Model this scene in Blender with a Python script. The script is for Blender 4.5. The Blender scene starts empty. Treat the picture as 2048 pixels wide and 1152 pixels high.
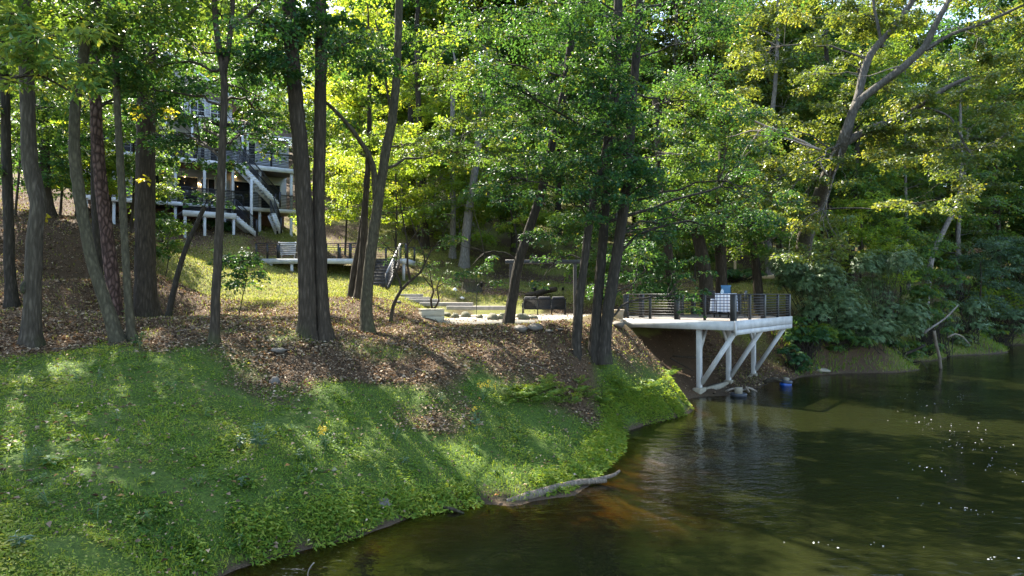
import bpy, math, random
import numpy as np
from mathutils import Vector, Matrix

random.seed(11)
rng = np.random.default_rng(11)
S = bpy.context.scene
COL = S.collection

# ------------------------------------------------------------------ camera, world, sun, exposure
F = 1365.0                      # focal length in pixels of the 2048 px wide photograph
CAM = np.array([0.0, 0.0, 4.1])
PITCH = math.atan(12 / F)
cam_d = bpy.data.cameras.new('camera')
cam = bpy.data.objects.new('camera', cam_d)
COL.objects.link(cam)
cam.location = CAM
cam.rotation_euler = (math.radians(90) + PITCH, 0, 0)
cam_d.sensor_width = 36
cam_d.lens = F / 2048 * 36
cam_d.clip_start = 0.1
cam_d.clip_end = 1500
S.camera = cam

SUN_EL = math.radians(49)
SUN_DIR = np.array([-0.60, 0.80])          # horizontal direction towards the sun
world = bpy.data.worlds.new('World')
S.world = world
world.use_nodes = True
wn = world.node_tree
bg = wn.nodes['Background']
sky = wn.nodes.new('ShaderNodeTexSky')
sky.sky_type = 'NISHITA'
sky.sun_disc = False
sky.sun_elevation = SUN_EL
sky.sun_rotation = math.atan2(SUN_DIR[0], SUN_DIR[1])
sky.air_density = 1.0
sky.dust_density = 1.6
sky.ozone_density = 0.6
wn.links.new(sky.outputs[0], bg.inputs[0])
bg.inputs[1].default_value = 0.15
sun_d = bpy.data.lights.new('sun', 'SUN')
sun_d.energy = 5.0
sun_d.angle = math.radians(0.5)
sun_d.color = (1.0, 0.93, 0.80)
sun = bpy.data.objects.new('sun', sun_d)
COL.objects.link(sun)
sv = Vector((SUN_DIR[0] * math.cos(SUN_EL), SUN_DIR[1] * math.cos(SUN_EL), math.sin(SUN_EL)))
sun.rotation_euler = sv.to_track_quat('Z', 'Y').to_euler()
sun.location = (-20, 30, 60)
S.view_settings.view_transform = 'Standard'
S.view_settings.look = 'None'
S.view_settings.gamma = 1
S.view_settings.exposure = 2.25
S.view_settings.use_curve_mapping = False
S.render.engine = 'CYCLES'
cy = S.cycles
cy.max_bounces = 10
cy.diffuse_bounces = 5
cy.glossy_bounces = 3
cy.transmission_bounces = 6
cy.transparent_max_bounces = 12
cy.sample_clamp_indirect = 6
cy.use_denoising = True
cy.use_fast_gi = False


# ------------------------------------------------------------------ helpers
def P(px, py, d):
    """Point at depth d (metres along +Y) behind the photograph's pixel (px, py)."""
    r = (px - 1024) / F
    u = (576 - py) / F
    fy = math.cos(PITCH) - u * math.sin(PITCH)
    fz = math.sin(PITCH) + u * math.cos(PITCH)
    k = d / fy
    return np.array([r * k, d, CAM[2] + fz * k])


def vnoise(x, y, seed=0):
    """smooth value noise, vectorised"""
    x = np.asarray(x, float); y = np.asarray(y, float)
    xi = np.floor(x).astype(np.int64); yi = np.floor(y).astype(np.int64)
    fx = x - xi; fy = y - yi
    fx = fx * fx * (3 - 2 * fx); fy = fy * fy * (3 - 2 * fy)

    def h(a, b):
        n = (a * 374761393 + b * 668265263 + seed * 144665) & 0x7fffffff
        n = ((n ^ (n >> 13)) * 1274126177) & 0x7fffffff
        return ((n ^ (n >> 16)) & 0xffff) / 65535.0
    return ((h(xi, yi) * (1 - fx) + h(xi + 1, yi) * fx) * (1 - fy)
            + (h(xi, yi + 1) * (1 - fx) + h(xi + 1, yi + 1) * fx) * fy)


def fbm(x, y, seed=0, o=3):
    s = 0; a = 0.5; t = 0
    for i in range(o):
        s = s + a * vnoise(x * 2 ** i, y * 2 ** i, seed + i); t += a; a *= .5
    return s / t


def tag(o, label=None, cat=None, group=None, kind=None):
    if label: o['label'] = label
    if cat: o['category'] = cat
    if group: o['group'] = group
    if kind: o['kind'] = kind
    return o


def empty(name, loc=(0, 0, 0), rz=0.0, label=None, cat=None, group=None):
    o = bpy.data.objects.new(name, None)
    o.empty_display_size = .2
    COL.objects.link(o)
    o.location = [float(c) for c in loc]
    o.rotation_euler = (0, 0, rz)
    tag(o, label, cat, group)
    return o


def link(name, me, parent=None, mat=None, loc=None):
    o = bpy.data.objects.new(name, me)
    COL.objects.link(o)
    if mat is not None and len(me.materials) == 0:
        for m in (mat if isinstance(mat, (list, tuple)) else [mat]):
            me.materials.append(m)
    if parent is not None: o.parent = parent
    if loc is not None: o.location = [float(c) for c in loc]
    return o


def np_mesh(name, verts, faces, smooth=False, attrs=None):
    """faces: (n,3) or (n,4) int array or list of such arrays"""
    if not isinstance(faces, list): faces = [faces]
    faces = [f for f in faces if len(f)]
    me = bpy.data.meshes.new(name)
    verts = np.asarray(verts, np.float32)
    me.vertices.add(len(verts))
    me.vertices.foreach_set('co', verts.ravel())
    loops = np.concatenate([np.asarray(f, np.int32).ravel() for f in faces])
    tot = np.concatenate([np.full(len(f), f.shape[1], np.int32) for f in faces])
    start = np.concatenate([[0], np.cumsum(tot)[:-1]]).astype(np.int32)
    me.loops.add(len(loops))
    me.loops.foreach_set('vertex_index', loops)
    me.polygons.add(len(tot))
    me.polygons.foreach_set('loop_start', start)
    if attrs:
        for k, v in attrs.items():
            a = me.attributes.new(k, 'FLOAT', 'POINT')
            a.data.foreach_set('value', np.asarray(v, np.float32))
    me.update(calc_edges=True)
    if smooth:
        me.polygons.foreach_set('use_smooth', np.ones(len(tot), bool))
    return me


class MB:
    """collects boxes, bars, tubes, lathes into one mesh"""
    def __init__(s): s.v = []; s.q = []; s.t = []; s.n = 0

    def add(s, v, q=(), t=()):
        v = np.asarray(v, float)
        s.v.append(v)
        if len(q): s.q.append(np.asarray(q, int) + s.n)
        if len(t): s.t.append(np.asarray(t, int) + s.n)
        s.n += len(v)
        return s

    def box(s, c, size, rz=0.0, bev=0.0):
        x, y, z = [k / 2 for k in size]
        if bev > 0:
            b = min(bev, x * .9, y * .9, z * .9)
            v = []
            for (X, Y, Z) in ((x - b, y - b, z), (x, y - b, z - b), (x - b, y, z - b)):
                for sx, sy, sz in ((-1, -1, -1), (1, -1, -1), (1, 1, -1), (-1, 1, -1), (-1, -1, 1), (1, -1, 1), (1, 1, 1), (-1, 1, 1)):
                    v.append((X * sx, Y * sy, Z * sz))
            v = np.array(v)
            from itertools import product
            # hull of the 24 points via explicit faces
            A = lambda k: k; B = lambda k: 8 + k; C_ = lambda k: 16 + k
            q = [(0, 3, 2, 1), (4, 5, 6, 7),
                 (B(1), B(2), B(6), B(5)), (B(0), B(4), B(7), B(3)),
                 (C_(2), C_(3), C_(7), C_(6)), (C_(0), C_(1), C_(5), C_(4))]
            for (i, j) in ((1, 2), (3, 0)):
                q.append((A(i), A(j), B(j), B(i))); q.append((A(j + 4), A(i + 4), B(i + 4), B(j + 4)))
            for (i, j) in ((0, 1), (2, 3)):
                q.append((A(i), A(j), C_(j), C_(i))); q.append((A(j + 4), A(i + 4), C_(i + 4), C_(j + 4)))
            for i in range(4):
                if i in (0, 2): q.append((B(i), C_(i), C_(i + 4), B(i + 4)))
                else: q.append((C_(i), B(i), B(i + 4), C_(i + 4)))
            t = []
            for i in range(8): t.append((A(i), B(i), C_(i)))
        else:
            v = np.array([(-x, -y, -z), (x, -y, -z), (x, y, -z), (-x, y, -z), (-x, -y, z), (x, -y, z), (x, y, z), (-x, y, z)])
            q = [(0, 3, 2, 1), (4, 5, 6, 7), (0, 1, 5, 4), (1, 2, 6, 5), (2, 3, 7, 6), (3, 0, 4, 7)]; t = []
        if rz:
            c_, s_ = math.cos(rz), math.sin(rz)
            v = v @ np.array([[c_, s_, 0], [-s_, c_, 0], [0, 0, 1]])
        return s.add(v + np.asarray(c, float), q, t)

    def bar(s, a, b, w, h=None, up=(0, 0, 1)):
        """rectangular bar from a to b"""
        h = h or w
        a = np.asarray(a, float); b = np.asarray(b, float)
        t = b - a; t /= np.linalg.norm(t)
        up = np.asarray(up, float)
        if abs(t @ up) > .99: up = np.array([1., 0, 0])
        x = np.cross(t, up); x /= np.linalg.norm(x)
        y = np.cross(x, t)
        v = []
        for p in (a, b):
            for sx, sy in ((-1, -1), (1, -1), (1, 1), (-1, 1)): v.append(p + x * sx * w / 2 + y * sy * h / 2)
        return s.add(v, [(0, 3, 2, 1), (4, 5, 6, 7), (0, 1, 5, 4), (1, 2, 6, 5), (2, 3, 7, 6), (3, 0, 4, 7)][::1])

    def tube(s, path, rad, n=8, cap=True):
        v, q = tube_arrays(np.asarray(path, float), np.broadcast_to(np.asarray(rad, float), (len(path),)), n)
        m = len(path)
        t = []
        if cap:
            v = np.vstack([v, path[0], path[-1]])
            k = m * n
            for i in range(n):
                t.append((k, (i + 1) % n, i)); t.append((k + 1, (m - 1) * n + i, (m - 1) * n + (i + 1) % n))
        return s.add(v, q, t)

    def lathe(s, prof, c=(0, 0, 0), n=20):
        path = [(c[0], c[1], c[2] + z) for r, z in prof]
        a = np.arange(n) * 2 * math.pi / n
        v = np.array([(c[0] + r * math.cos(k), c[1] + r * math.sin(k), c[2] + z) for r, z in prof for k in a])
        q = []
        for i in range(len(prof) - 1):
            for j in range(n): q.append((i * n + j, i * n + (j + 1) % n, (i + 1) * n + (j + 1) % n, (i + 1) * n + j))
        return s.add(v, q)

    def build(s, name, mat, parent=None, smooth=False, loc=None):
        f = []
        if s.q: f.append(np.concatenate(s.q))
        if s.t: f.append(np.concatenate(s.t))
        me = np_mesh(name, np.concatenate(s.v), f, smooth)
        return link(name, me, parent, mat, loc)


def tube_arrays(path, rad, n, ridge=None):
    m = len(path)
    tan = np.gradient(path, axis=0)
    tan /= np.linalg.norm(tan, axis=1)[:, None] + 1e-9
    u = np.cross(tan[0], [0.3, 1, 0.1]); u /= np.linalg.norm(u)
    U = []
    for i in range(m):
        u = u - tan[i] * (u @ tan[i]); u /= np.linalg.norm(u); U.append(u)
    U = np.array(U); V = np.cross(tan, U)
    a = np.arange(n) * 2 * math.pi / n
    R = np.repeat(np.asarray(rad)[:, None], n, 1)
    if ridge is not None: R = R * ridge
    v = path[:, None, :] + R[..., None] * (np.cos(a)[None, :, None] * U[:, None, :] + np.sin(a)[None, :, None] * V[:, None, :])
    i = np.arange(m - 1)[:, None] * n; j = np.arange(n)[None, :]; j2 = (j + 1) % n
    q = np.stack([i + j, i + j2, i + n + j2, i + n + j], -1).reshape(-1, 4)
    return v.reshape(-1, 3), q


def smooth_path(pts, rad, step=.25):
    """Catmull-Rom through points"""
    pts = np.asarray(pts, float); rad = np.asarray(rad, float)
    p = np.vstack([2 * pts[0] - pts[1], pts, 2 * pts[-1] - pts[-2]])
    out = []; ro = []
    for i in range(len(pts) - 1):
        L = np.linalg.norm(pts[i + 1] - pts[i]); k = max(2, int(L / step))
        t = np.arange(k)[:, None] / k
        a, b, c, d = p[i], p[i + 1], p[i + 2], p[i + 3]
        out.append(.5 * ((2 * b) + (-a + c) * t + (2 * a - 5 * b + 4 * c - d) * t ** 2 + (-a + 3 * b - 3 * c + d) * t ** 3))
        ro.append(rad[i] + (rad[i + 1] - rad[i]) * t[:, 0])
    out.append(pts[-1:]); ro.append(rad[-1:])
    return np.concatenate(out), np.concatenate(ro)


def norm(v): return v / (np.linalg.norm(v, axis=-1, keepdims=True) + 1e-9)


# ------------------------------------------------------------------ materials
def new_mat(name):
    m = bpy.data.materials.new(name); m.use_nodes = True
    return m, m.node_tree, m.node_tree.nodes['Principled BSDF']


def ramp(nt, stops, fac):
    r = nt.nodes.new('ShaderNodeValToRGB')
    el = r.color_ramp.elements
    while len(el) < len(stops): el.new(0.5)
    for e, (p, c) in zip(el, stops):
        e.position = p; e.color = (*c, 1)
    nt.links.new(fac, r.inputs[0])
    return r.outputs[0]


def noise(nt, scale, detail=4, vec=None, rough=.55):
    n = nt.nodes.new('ShaderNodeTexNoise')
    n.inputs['Scale'].default_value = scale; n.inputs['Detail'].default_value = detail
    n.inputs['Roughness'].default_value = rough
    if vec is not None: nt.links.new(vec, n.inputs['Vector'])
    return n.outputs['Fac']


def coords(nt, scale=(1, 1, 1), kind='Object'):
    tc = nt.nodes.new('ShaderNodeTexCoord'); mp = nt.nodes.new('ShaderNodeMapping')
    mp.inputs['Scale'].default_value = scale
    nt.links.new(tc.outputs[kind], mp.inputs['Vector'])
    return mp.outputs[0]


def attr(nt, name):
    a = nt.nodes.new('ShaderNodeAttribute'); a.attribute_name = name
    return a.outputs['Fac']


def mixc(nt, fac, a, b, mode='MIX'):
    n = nt.nodes.new('ShaderNodeMix'); n.data_type = 'RGBA'; n.blend_type = mode
    for sock, val in ((n.inputs[0], fac), (n.inputs[6], a), (n.inputs[7], b)):
        if isinstance(val, (int, float)): sock.default_value = val
        elif isinstance(val, tuple): sock.default_value = (*val, 1)
        else: nt.links.new(val, sock)
    return n.outputs[2]


def math_n(nt, op, a, b=0.0, clamp=False):
    n = nt.nodes.new('ShaderNodeMath'); n.operation = op; n.use_clamp = clamp
    for sock, val in ((n.inputs[0], a), (n.inputs[1], b)):
        if isinstance(val, (int, float)): sock.default_value = val
        else: nt.links.new(val, sock)
    return n.outputs[0]


def bump(nt, h, strength, dist=.02):
    b = nt.nodes.new('ShaderNodeBump'); b.inputs['Strength'].default_value = strength; b.inputs['Distance'].default_value = dist
    nt.links.new(h, b.inputs['Height'])
    return b.outputs[0]


def leaf_mat(name, stops, trans, tw=.5, rough=.45, spec=.28):
    """stops: colour ramp of upper-side colour; trans: ramp of transmitted colour; leaf value v"""
    m, nt, p = new_mat(name)
    v = attr(nt, 'v')
    c = ramp(nt, stops, v)
    p.inputs['Roughness'].default_value = rough
    p.inputs['Specular IOR Level'].default_value = spec
    nt.links.new(c, p.inputs['Base Color'])
    tr = nt.nodes.new('ShaderNodeBsdfTranslucent')
    nt.links.new(ramp(nt, trans, v), tr.inputs['Color'])
    mx = nt.nodes.new('ShaderNodeMixShader'); mx.inputs[0].default_value = tw
    nt.links.new(p.outputs[0], mx.inputs[1]); nt.links.new(tr.outputs[0], mx.inputs[2])
    nt.links.new(mx.outputs[0], nt.nodes['Material Output'].inputs['Surface'])
    return m


LEAF = {}
LEAF['maple'] = leaf_mat('maple_leaf', [(0, (.010, .044, .018)), (.6, (.021, .074, .027)), (.95, (.05, .115, .036)), (1, (.16, .17, .03))],
                         [(0, (.06, .17, .025)), (.7, (.13, .26, .03)), (1, (.45, .42, .03))], .36, .45, .25)
LEAF['olive'] = leaf_mat('olive_leaf', [(0, (.032, .07, .02)), (.7, (.07, .12, .03)), (1, (.2, .17, .04))], [(0, (.16, .24, .02)), (.7, (.3, .33, .03)), (1, (.5, .4, .03))], .42, .4, .6)
LEAF['bright'] = leaf_mat('bright_leaf', [(0, (.05, .12, .025)), (.6, (.08, .15, .025)), (1, (.17, .19, .03))],
                          [(0, (.28, .42, .03)), (.6, (.42, .52, .03)), (1, (.65, .55, .04))], .55)
LEAF['mid'] = leaf_mat('mid_leaf', [(0, (.024, .075, .022)), (.7, (.05, .115, .03)), (1, (.15, .15, .03))],
                        [(0, (.13, .25, .025)), (.7, (.23, .33, .03)), (1, (.5, .42, .03))], .44)
LEAF['dark'] = leaf_mat('dark_leaf', [(0, (.022, .065, .025)), (.8, (.04, .10, .03)), (1, (.08, .12, .03))],
                        [(0, (.08, .2, .03)), (.8, (.15, .3, .03)), (1, (.35, .35, .03))], .4)
LEAF['chestnut'] = leaf_mat('long_leaf', [(0, (.04, .12, .04)), (.8, (.07, .17, .05)), (1, (.2, .2, .04))],
                            [(0, (.2, .36, .05)), (1, (.55, .5, .04))], .4)
LEAF['yellow'] = leaf_mat('yellow_leaf', [(0, (.2, .2, .02)), (1, (.35, .28, .02))], [(0, (.55, .5, .03)), (1, (.7, .6, .03))], .5)
LEAF['rhodo'] = leaf_mat('rhododendron_leaf', [(0, (.05, .10, .042)), (.7, (.11, .18, .075)), (.95, (.17, .22, .085)), (1, (.24, .16, .06))],
                         [(0, (.07, .14, .03)), (1, (.2, .22, .04))], .22, .35)
LEAF['silver'] = leaf_mat('silver_leaf', [(0, (.04, .09, .055)), (1, (.12, .18, .11))], [(0, (.12, .22, .06)), (1, (.2, .3, .06))], .35)
LEAF['cover'] = leaf_mat('ground_cover_leaf', [(0, (.036, .095, .018)), (.45, (.105, .195, .028)), (.8, (.20, .265, .034)), (1, (.31, .32, .09))],
                         [(0, (.17, .30, .02)), (.6, (.30, .40, .02)), (1, (.45, .45, .04))], .4, .5, .15)
LEAF['lawn'] = leaf_mat('lawn_blade', [(0, (.09, .125, .02)), (.6, (.17, .20, .035)), (1, (.30, .26, .09))], [(0, (.25, .33, .03)), (1, (.42, .38, .08))], .4, .6)
LEAF['fern'] = leaf_mat('fern_frond', [(0, (.05, .13, .025)), (1, (.11, .18, .03))], [(0, (.25, .38, .03)), (1, (.4, .45, .03))], .45)
LEAF['litter'] = leaf_mat('dry_leaf', [(0, (.05, .036, .023)), (.3, (.12, .084, .053)), (.6, (.21, .15, .095)), (.85, (.36, .27, .17)), (.96, (.5, .4, .27)), (1, (.36, .16, .05))],
                          [(0, (.08, .035, .015)), (1, (.3, .15, .05))], .15, .75, .2)


def bark_mat(name, c0, c1, c2, sc=9, stretch=.18, moss=.0, strength=.9, plates=False):
    m, nt, p = new_mat(name)
    vec = coords(nt, (sc, sc, sc * stretch))
    n1 = noise(nt, 1.6, 6, vec, .65)
    if plates:
        vo = nt.nodes.new('ShaderNodeTexVoronoi'); vo.feature = 'DISTANCE_TO_EDGE'; vo.inputs['Scale'].default_value = 1.0
        nt.links.new(vec, vo.inputs['Vector'])
        h = math_n(nt, 'MULTIPLY', math_n(nt, 'MINIMUM', vo.outputs['Distance'], .35), 2.6)
        h = math_n(nt, 'ADD', math_n(nt, 'MULTIPLY', h, .7), math_n(nt, 'MULTIPLY', n1, .35))
    else:
        w = nt.nodes.new('ShaderNodeTexVoronoi'); w.feature = 'DISTANCE_TO_EDGE'; w.inputs['Scale'].default_value = 1.3
        nt.links.new(vec, w.inputs['Vector'])
        h = math_n(nt, 'ADD', math_n(nt, 'MULTIPLY', n1, .8), math_n(nt, 'MULTIPLY', w.outputs['Distance'], .6))
    c = ramp(nt, [(.2, c0), (.5, c1), (.85, c2)], h)
    big = noise(nt, .9, 3, coords(nt, (1, 1, .5)))
    c = mixc(nt, math_n(nt, 'MULTIPLY', big, .5), c, (c1[0] * .55, c1[1] * .6, c1[2] * .55))
    if moss > 0:
        sep = nt.nodes.new('ShaderNodeSeparateXYZ'); tc = nt.nodes.new('ShaderNodeTexCoord')
        nt.links.new(tc.outputs['Object'], sep.inputs[0])
        mz = math_n(nt, 'SUBTRACT', 1.1, math_n(nt, 'MULTIPLY', sep.outputs[2], 1.0 / moss), True)
        mm = math_n(nt, 'MULTIPLY', mz, math_n(nt, 'MULTIPLY', math_n(nt, 'SUBTRACT', noise(nt, 4.5, 7), .5), 7, True), True)
        c = mixc(nt, math_n(nt, 'MULTIPLY', mm, .8), c, (.05, .065, .018))
    nt.links.new(c, p.inputs['Base Color'])
    p.inputs['Roughness'].default_value = .85
    p.inputs['Specular IOR Level'].default_value = .2
    nt.links.new(bump(nt, h, strength, .04), p.inputs['Normal'])
    return m


BARK = {
    'oak': bark_mat('ridged_bark', (0.0130, 0.0101, 0.0072), (0.0612, 0.0490, 0.0346), (0.1656, 0.1368, 0.1044), 10, .16, .25),
    'dark': bark_mat('dark_bark', (0.0090, 0.0075, 0.0053), (0.0360, 0.0292, 0.0210), (0.0975, 0.0810, 0.0600), 10, .2, .3),
    'brown': bark_mat('brown_bark', (0.0109, 0.0082, 0.0054), (0.0462, 0.0347, 0.0231), (0.1224, 0.0952, 0.0680), 10, .16, .4),
    'pine': bark_mat('plated_bark', (0.0225, 0.0120, 0.0097), (0.0975, 0.0562, 0.0450), (0.1800, 0.1125, 0.0938), 8, .42, 0, 1, True),
    'mossy': bark_mat('mossy_bark', (0.0210, 0.0182, 0.0112), (0.0700, 0.0595, 0.0364), (0.1540, 0.1330, 0.0840), 8, .35, 3),
    'limb': bark_mat('lichen_bark', (0.0320, 0.0272, 0.0224), (0.1040, 0.0920, 0.0760), (0.2400, 0.2160, 0.1880), 8, .3, .3, .8),
    'grey': bark_mat('grey_bark', (.07, .06, .05), (.2, .175, .15), (.38, .34, .3), 7, .3, .3, .6),
    'drift': bark_mat('sodden_wood', (.05, .038, .028), (.17, .135, .10), (.34, .28, .22), 12, .12, 0, 1),
    'dead': bark_mat('bleached_wood', (.12, .09, .065), (.27, .22, .17), (.45, .39, .32), 9, .15, 0, .6),
}


def paint(name, c, rough=.5, var=.15, sc=5, bumpy=.1, metal=0, stretch=(1, 1, 1)):
    m, nt, p = new_mat(name)
    n = noise(nt, sc, 6, coords(nt, stretch), .65)
    col = ramp(nt, [(.25, tuple(k * (1 - var) for k in c)), (.75, tuple(min(1, k * (1 + var * .6)) for k in c))], n)
    nt.links.new(col, p.inputs['Base Color'])
    p.inputs['Roughness'].default_value = rough
    p.inputs['Metallic'].default_value = metal
    nt.links.new(bump(nt, n, bumpy, .01), p.inputs['Normal'])
    return m


M = {
    'white': paint('white_paint', (.5, .5, .485), .6, .3, 2.2, .15),
    'black': paint('black_paint', (.016, .016, .018), .42, .3, 6, .1),
    'deckwood': paint('weathered_boards', (.22, .19, .16), .8, .35, 3, .3, 0, (1, 8, 1)),
    'darkwood': paint('dark_boards', (.05, .042, .038), .7, .3, 4, .2),
    'greyrail': paint('grey_rail_paint', (.16, .16, .17), .5, .2, 5, .1),
    'siding': paint('grey_siding', (.46, .46, .49), .6, .1, 3, .1),
    'brick': paint('dark_brick', (.16, .085, .06), .85, .3, 8, .3),  # dark red-brown brick, tone varied by noise
    'shingle': paint('roof_shingle', (.2, .15, .125), .9, .4, 9, .5),
    'concrete': paint('pale_concrete', (.27, .24, .175), .9, .3, 6, .5),
    'patio': paint('patio_slab', (.27, .245, .195), .85, .3, 3, .3),
    'rock': paint('rough_stone', (.12, .105, .085), .9, .5, 4, .8),
    'mossrock': paint('mossy_stone', (.12, .115, .07), .9, .6, 5, .8),
    'stonestep': paint('step_stone', (.3, .27, .24), .85, .35, 5, .5),
    'beige': paint('beige_planter', (.42, .38, .28), .65, .12, 4, .1),
    'clay': paint('clay_pot', (.38, .29, .2), .7, .2, 6, .2),
    'blue': paint('blue_plastic', (.01, .09, .42), .35, .25, 4, .05),
    'drumblack': paint('scuffed_drum', (.05, .055, .065), .5, .5, 5, .2),
    'bluechair': paint('blue_chair', (.05, .16, .3), .5, .2, 5, .05),
    'cushion': paint('charcoal_cushion', (.012, .012, .014), .8, .3, 12, .2),
    'metal': paint('dark_metal', (.03, .03, .032), .4, .2, 8, .05, .7),
    'palewood': paint('pale_timber', (.45, .32, .17), .75, .25, 5, .2, 0, (6, 6, 1)),
    'red': paint('red_paint', (.55, .03, .025), .4, .1, 5, .05),
    'offwhite': paint('off_white_plaster', (.7, .68, .62), .7, .1, 5, .1),
    'curtain': paint('pale_curtain', (.5, .47, .42), .9, .2, 3, .1),
    'soil': paint('dark_soil', (.05, .035, .024), .95, .4, 8, .6),
    'foam': paint('foam', (.75, .75, .7), .8, .05, 3, 0),
    'flower': paint('yellow_petals', (.75, .5, .02), .6, .1, 3, 0),
    'stem': paint('green_stem', (.07, .13, .04), .6, .2, 6, 0),
}
mg, nt, p = new_mat('window_glass')
p.inputs['Base Color'].default_value = (.02, .024, .028, 1); p.inputs['Roughness'].default_value = .06
M['glass'] = mg
mg, nt, p = new_mat('clear_glass')
p.inputs['Base Color'].default_value = (.75, .85, .92, 1); p.inputs['Roughness'].default_value = .1
p.inputs['Transmission Weight'].default_value = .6
M['clear'] = mg
ml, nt, p = new_mat('lit_lamp')
p.inputs['Emission Color'].default_value = (1, .62, .25, 1); p.inputs['Emission Strength'].default_value = 6
M['lit'] = ml
# checked cloth: woven pattern
mc, nt, p = new_mat('striped_cloth')
cv = coords(nt, (1, 1, 1), 'UV')
sx = nt.nodes.new('ShaderNodeSeparateXYZ'); nt.links.new(cv, sx.inputs[0])
def stripes(s, f): return math_n(nt, 'GREATER_THAN', math_n(nt, 'SINE', math_n(nt, 'MULTIPLY', s, f)), 0.0)
sa = stripes(sx.outputs[0], 2 * math.pi * 22)
nt.links.new(mixc(nt, math_n(nt, 'MULTIPLY', sa, .62), (.8, .8, .82), (.24, .30, .46)), p.inputs['Base Color'])
p.inputs['Roughness'].default_value = .9
M['cloth'] = mc

# ------------------------------------------------------------------ terrain
CTRL = []
def cp(px, py, d): CTRL.append(P(px, py, d))
def cx(x, y, z): CTRL.append(np.array([x, y, z], float))
SHORE_PX = [(430, 1152), (560, 1108), (700, 1075), (760, 1040), (880, 1022), (1000, 1002), (1120, 985), (1180, 955), (1238, 900), (1245, 855),
            (1300, 845), (1378, 826), (1365, 802), (1440, 783), (1530, 764), (1600, 754), (1690, 746), (1810, 727), (1900, 713), (1985, 693), (2120, 688)]
SHORE = []
for (a, b) in SHORE_PX:
    dd = CAM[2] * F / (b - 588); q = P(a, b, dd); SHORE.append(q); CTRL.append(np.array([q[0], q[1], 0.0]))
for (a, b, d) in [
    (0, 690, 17.5), (0, 800, 13.5), (0, 950, 10.3), (0, 1060, 8.9), (0, 1170, 7.7), (200, 1160, 8.4), (-250, 1120, 7.6), (250, 880, 12.1), (250, 750, 16), (500, 730, 17.5), (500, 900, 12.8),
    (420, 1040, 10.6), (640, 985, 12.0), (700, 850, 15), (900, 850, 16.5), (1010, 930, 15), (1100, 800, 18.6), (1185, 870, 18.3), (950, 760, 18.5), (1300, 765, 23.3), (1250, 800, 21),
    (60, 688, 18), (22, 612, 22), (235, 690, 18.5), (292, 635, 24), (197, 580, 27), (335, 637, 22), (428, 686, 18), (632, 676, 20), (735, 662, 22.5),
    (715, 600, 28), (782, 641, 24.5), (1017, 658, 25), (1152, 712, 21), (1205, 707, 21.5), (862, 638, 27),
    (1100, 660, 24.5), (600, 590, 32), (400, 600, 30), (400, 640, 24), (560, 546, 39), (680, 552, 40), (770, 587, 33.5), (420, 462, 44), (300, 470, 42), (560, 480, 46), (100, 430, 32), (200, 470, 30),
    (260, 540, 27), (100, 560, 24), (60, 622, 21), (930, 492, 54), (1010, 492, 58), (860, 530, 47), (950, 578, 41), (1060, 542, 50), (1100, 577, 43), (1200, 572, 46), (900, 605, 36.5), (990, 611, 37),
    (1000, 440, 70), (1480, 552, 48), (1620, 540, 56), (1850, 562, 54), (1560, 590, 40), (640, 480, 50), (800, 450, 58),
    (1720, 640, 40), (1650, 600, 40), (1900, 620, 52), (2048, 600, 62), (1800, 650, 45)]: cp(a, b, d)
for x in (-2.2, 0, 2, 4.5):
    for y in (26.3, 29, 32, 36): cx(x, y, 2.93)
cx(7, 33.5, 2.9); cx(9.5, 36, 2.95)
DC = np.array([8.66, 26.5]); DT = np.array([.62, .78]); DT /= np.linalg.norm(DT); DS = np.array([-DT[1], DT[0]])
for t in (1.0, 4.0, 7.0):
    for s_, z in ((5.0, 2.65), (4.0, 1.7), (3.0, .85), (2.2, .4), (1.55, .26), (.7, .05), (-.5, -.3), (-2, -.7)):
        w = DC + DT * t + DS * s_; cx(w[0], w[1], z if not (t == 1.0 and s_ > 2.9) else z - .1)
for x, y, z in [(0, 5, -1.2), (10, 10, -1.5), (9, 16, -.9), (11, 20, -1.0), (20, 20, -1.6), (16, 28, -1.1), (25, 35, -1), (40, 44, -1.3), (40, 20, -1.6), (3, 12, -.45), (5.6, 17.5, -.4), (5.5, 15, -.55),
                (-4, 6, -.4), (-4, 0, -1.2), (-12, -6, -1.0), (0, -20, -1.6), (60, 0, -1.8), (130, 20, -1.6), (130, -20, -1.6), (60, -20, -1.6), (-30, -20, -1), (-30, 0, 2.5), (-14, 4, 1.2),
                (-100, -20, 4), (-100, 30, 18), (-60, 60, 19), (-60, 100, 28), (-25, 62, 13), (-20, 90, 20), (0, 92, 17), (0, 135, 29), (35, 92, 11), (80, 100, 12), (80, 150, 24), (130, 150, 20), (130, 90, 6),
                (-40, 150, 36), (-100, 150, 40), (-38, 20, 9), (-26, 12, 4.5), (-34, 45, 12), (60, 68, 1.5), (90, 76, 1.0), (130, 80, 1.0), (60, 58, -.8), (100, 60, -1.2)]: cx(x, y, z)
CT = np.array(CTRL)
def rbf_fit(c, eps=1.6, lam=.06):
    d = np.sqrt(((c[:, None, :2] - c[None, :, :2]) ** 2).sum(-1) + eps ** 2)
    n = len(c); A = np.zeros((n + 3, n + 3)); A[:n, :n] = -d + lam * np.eye(n)
    A[:n, n] = 1; A[:n, n + 1:] = c[:, :2]; A[n, :n] = 1; A[n + 1:, :n] = c[:, :2].T
    return np.linalg.solve(A, np.concatenate([c[:, 2], np.zeros(3)]))
WT = rbf_fit(CT)
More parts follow.
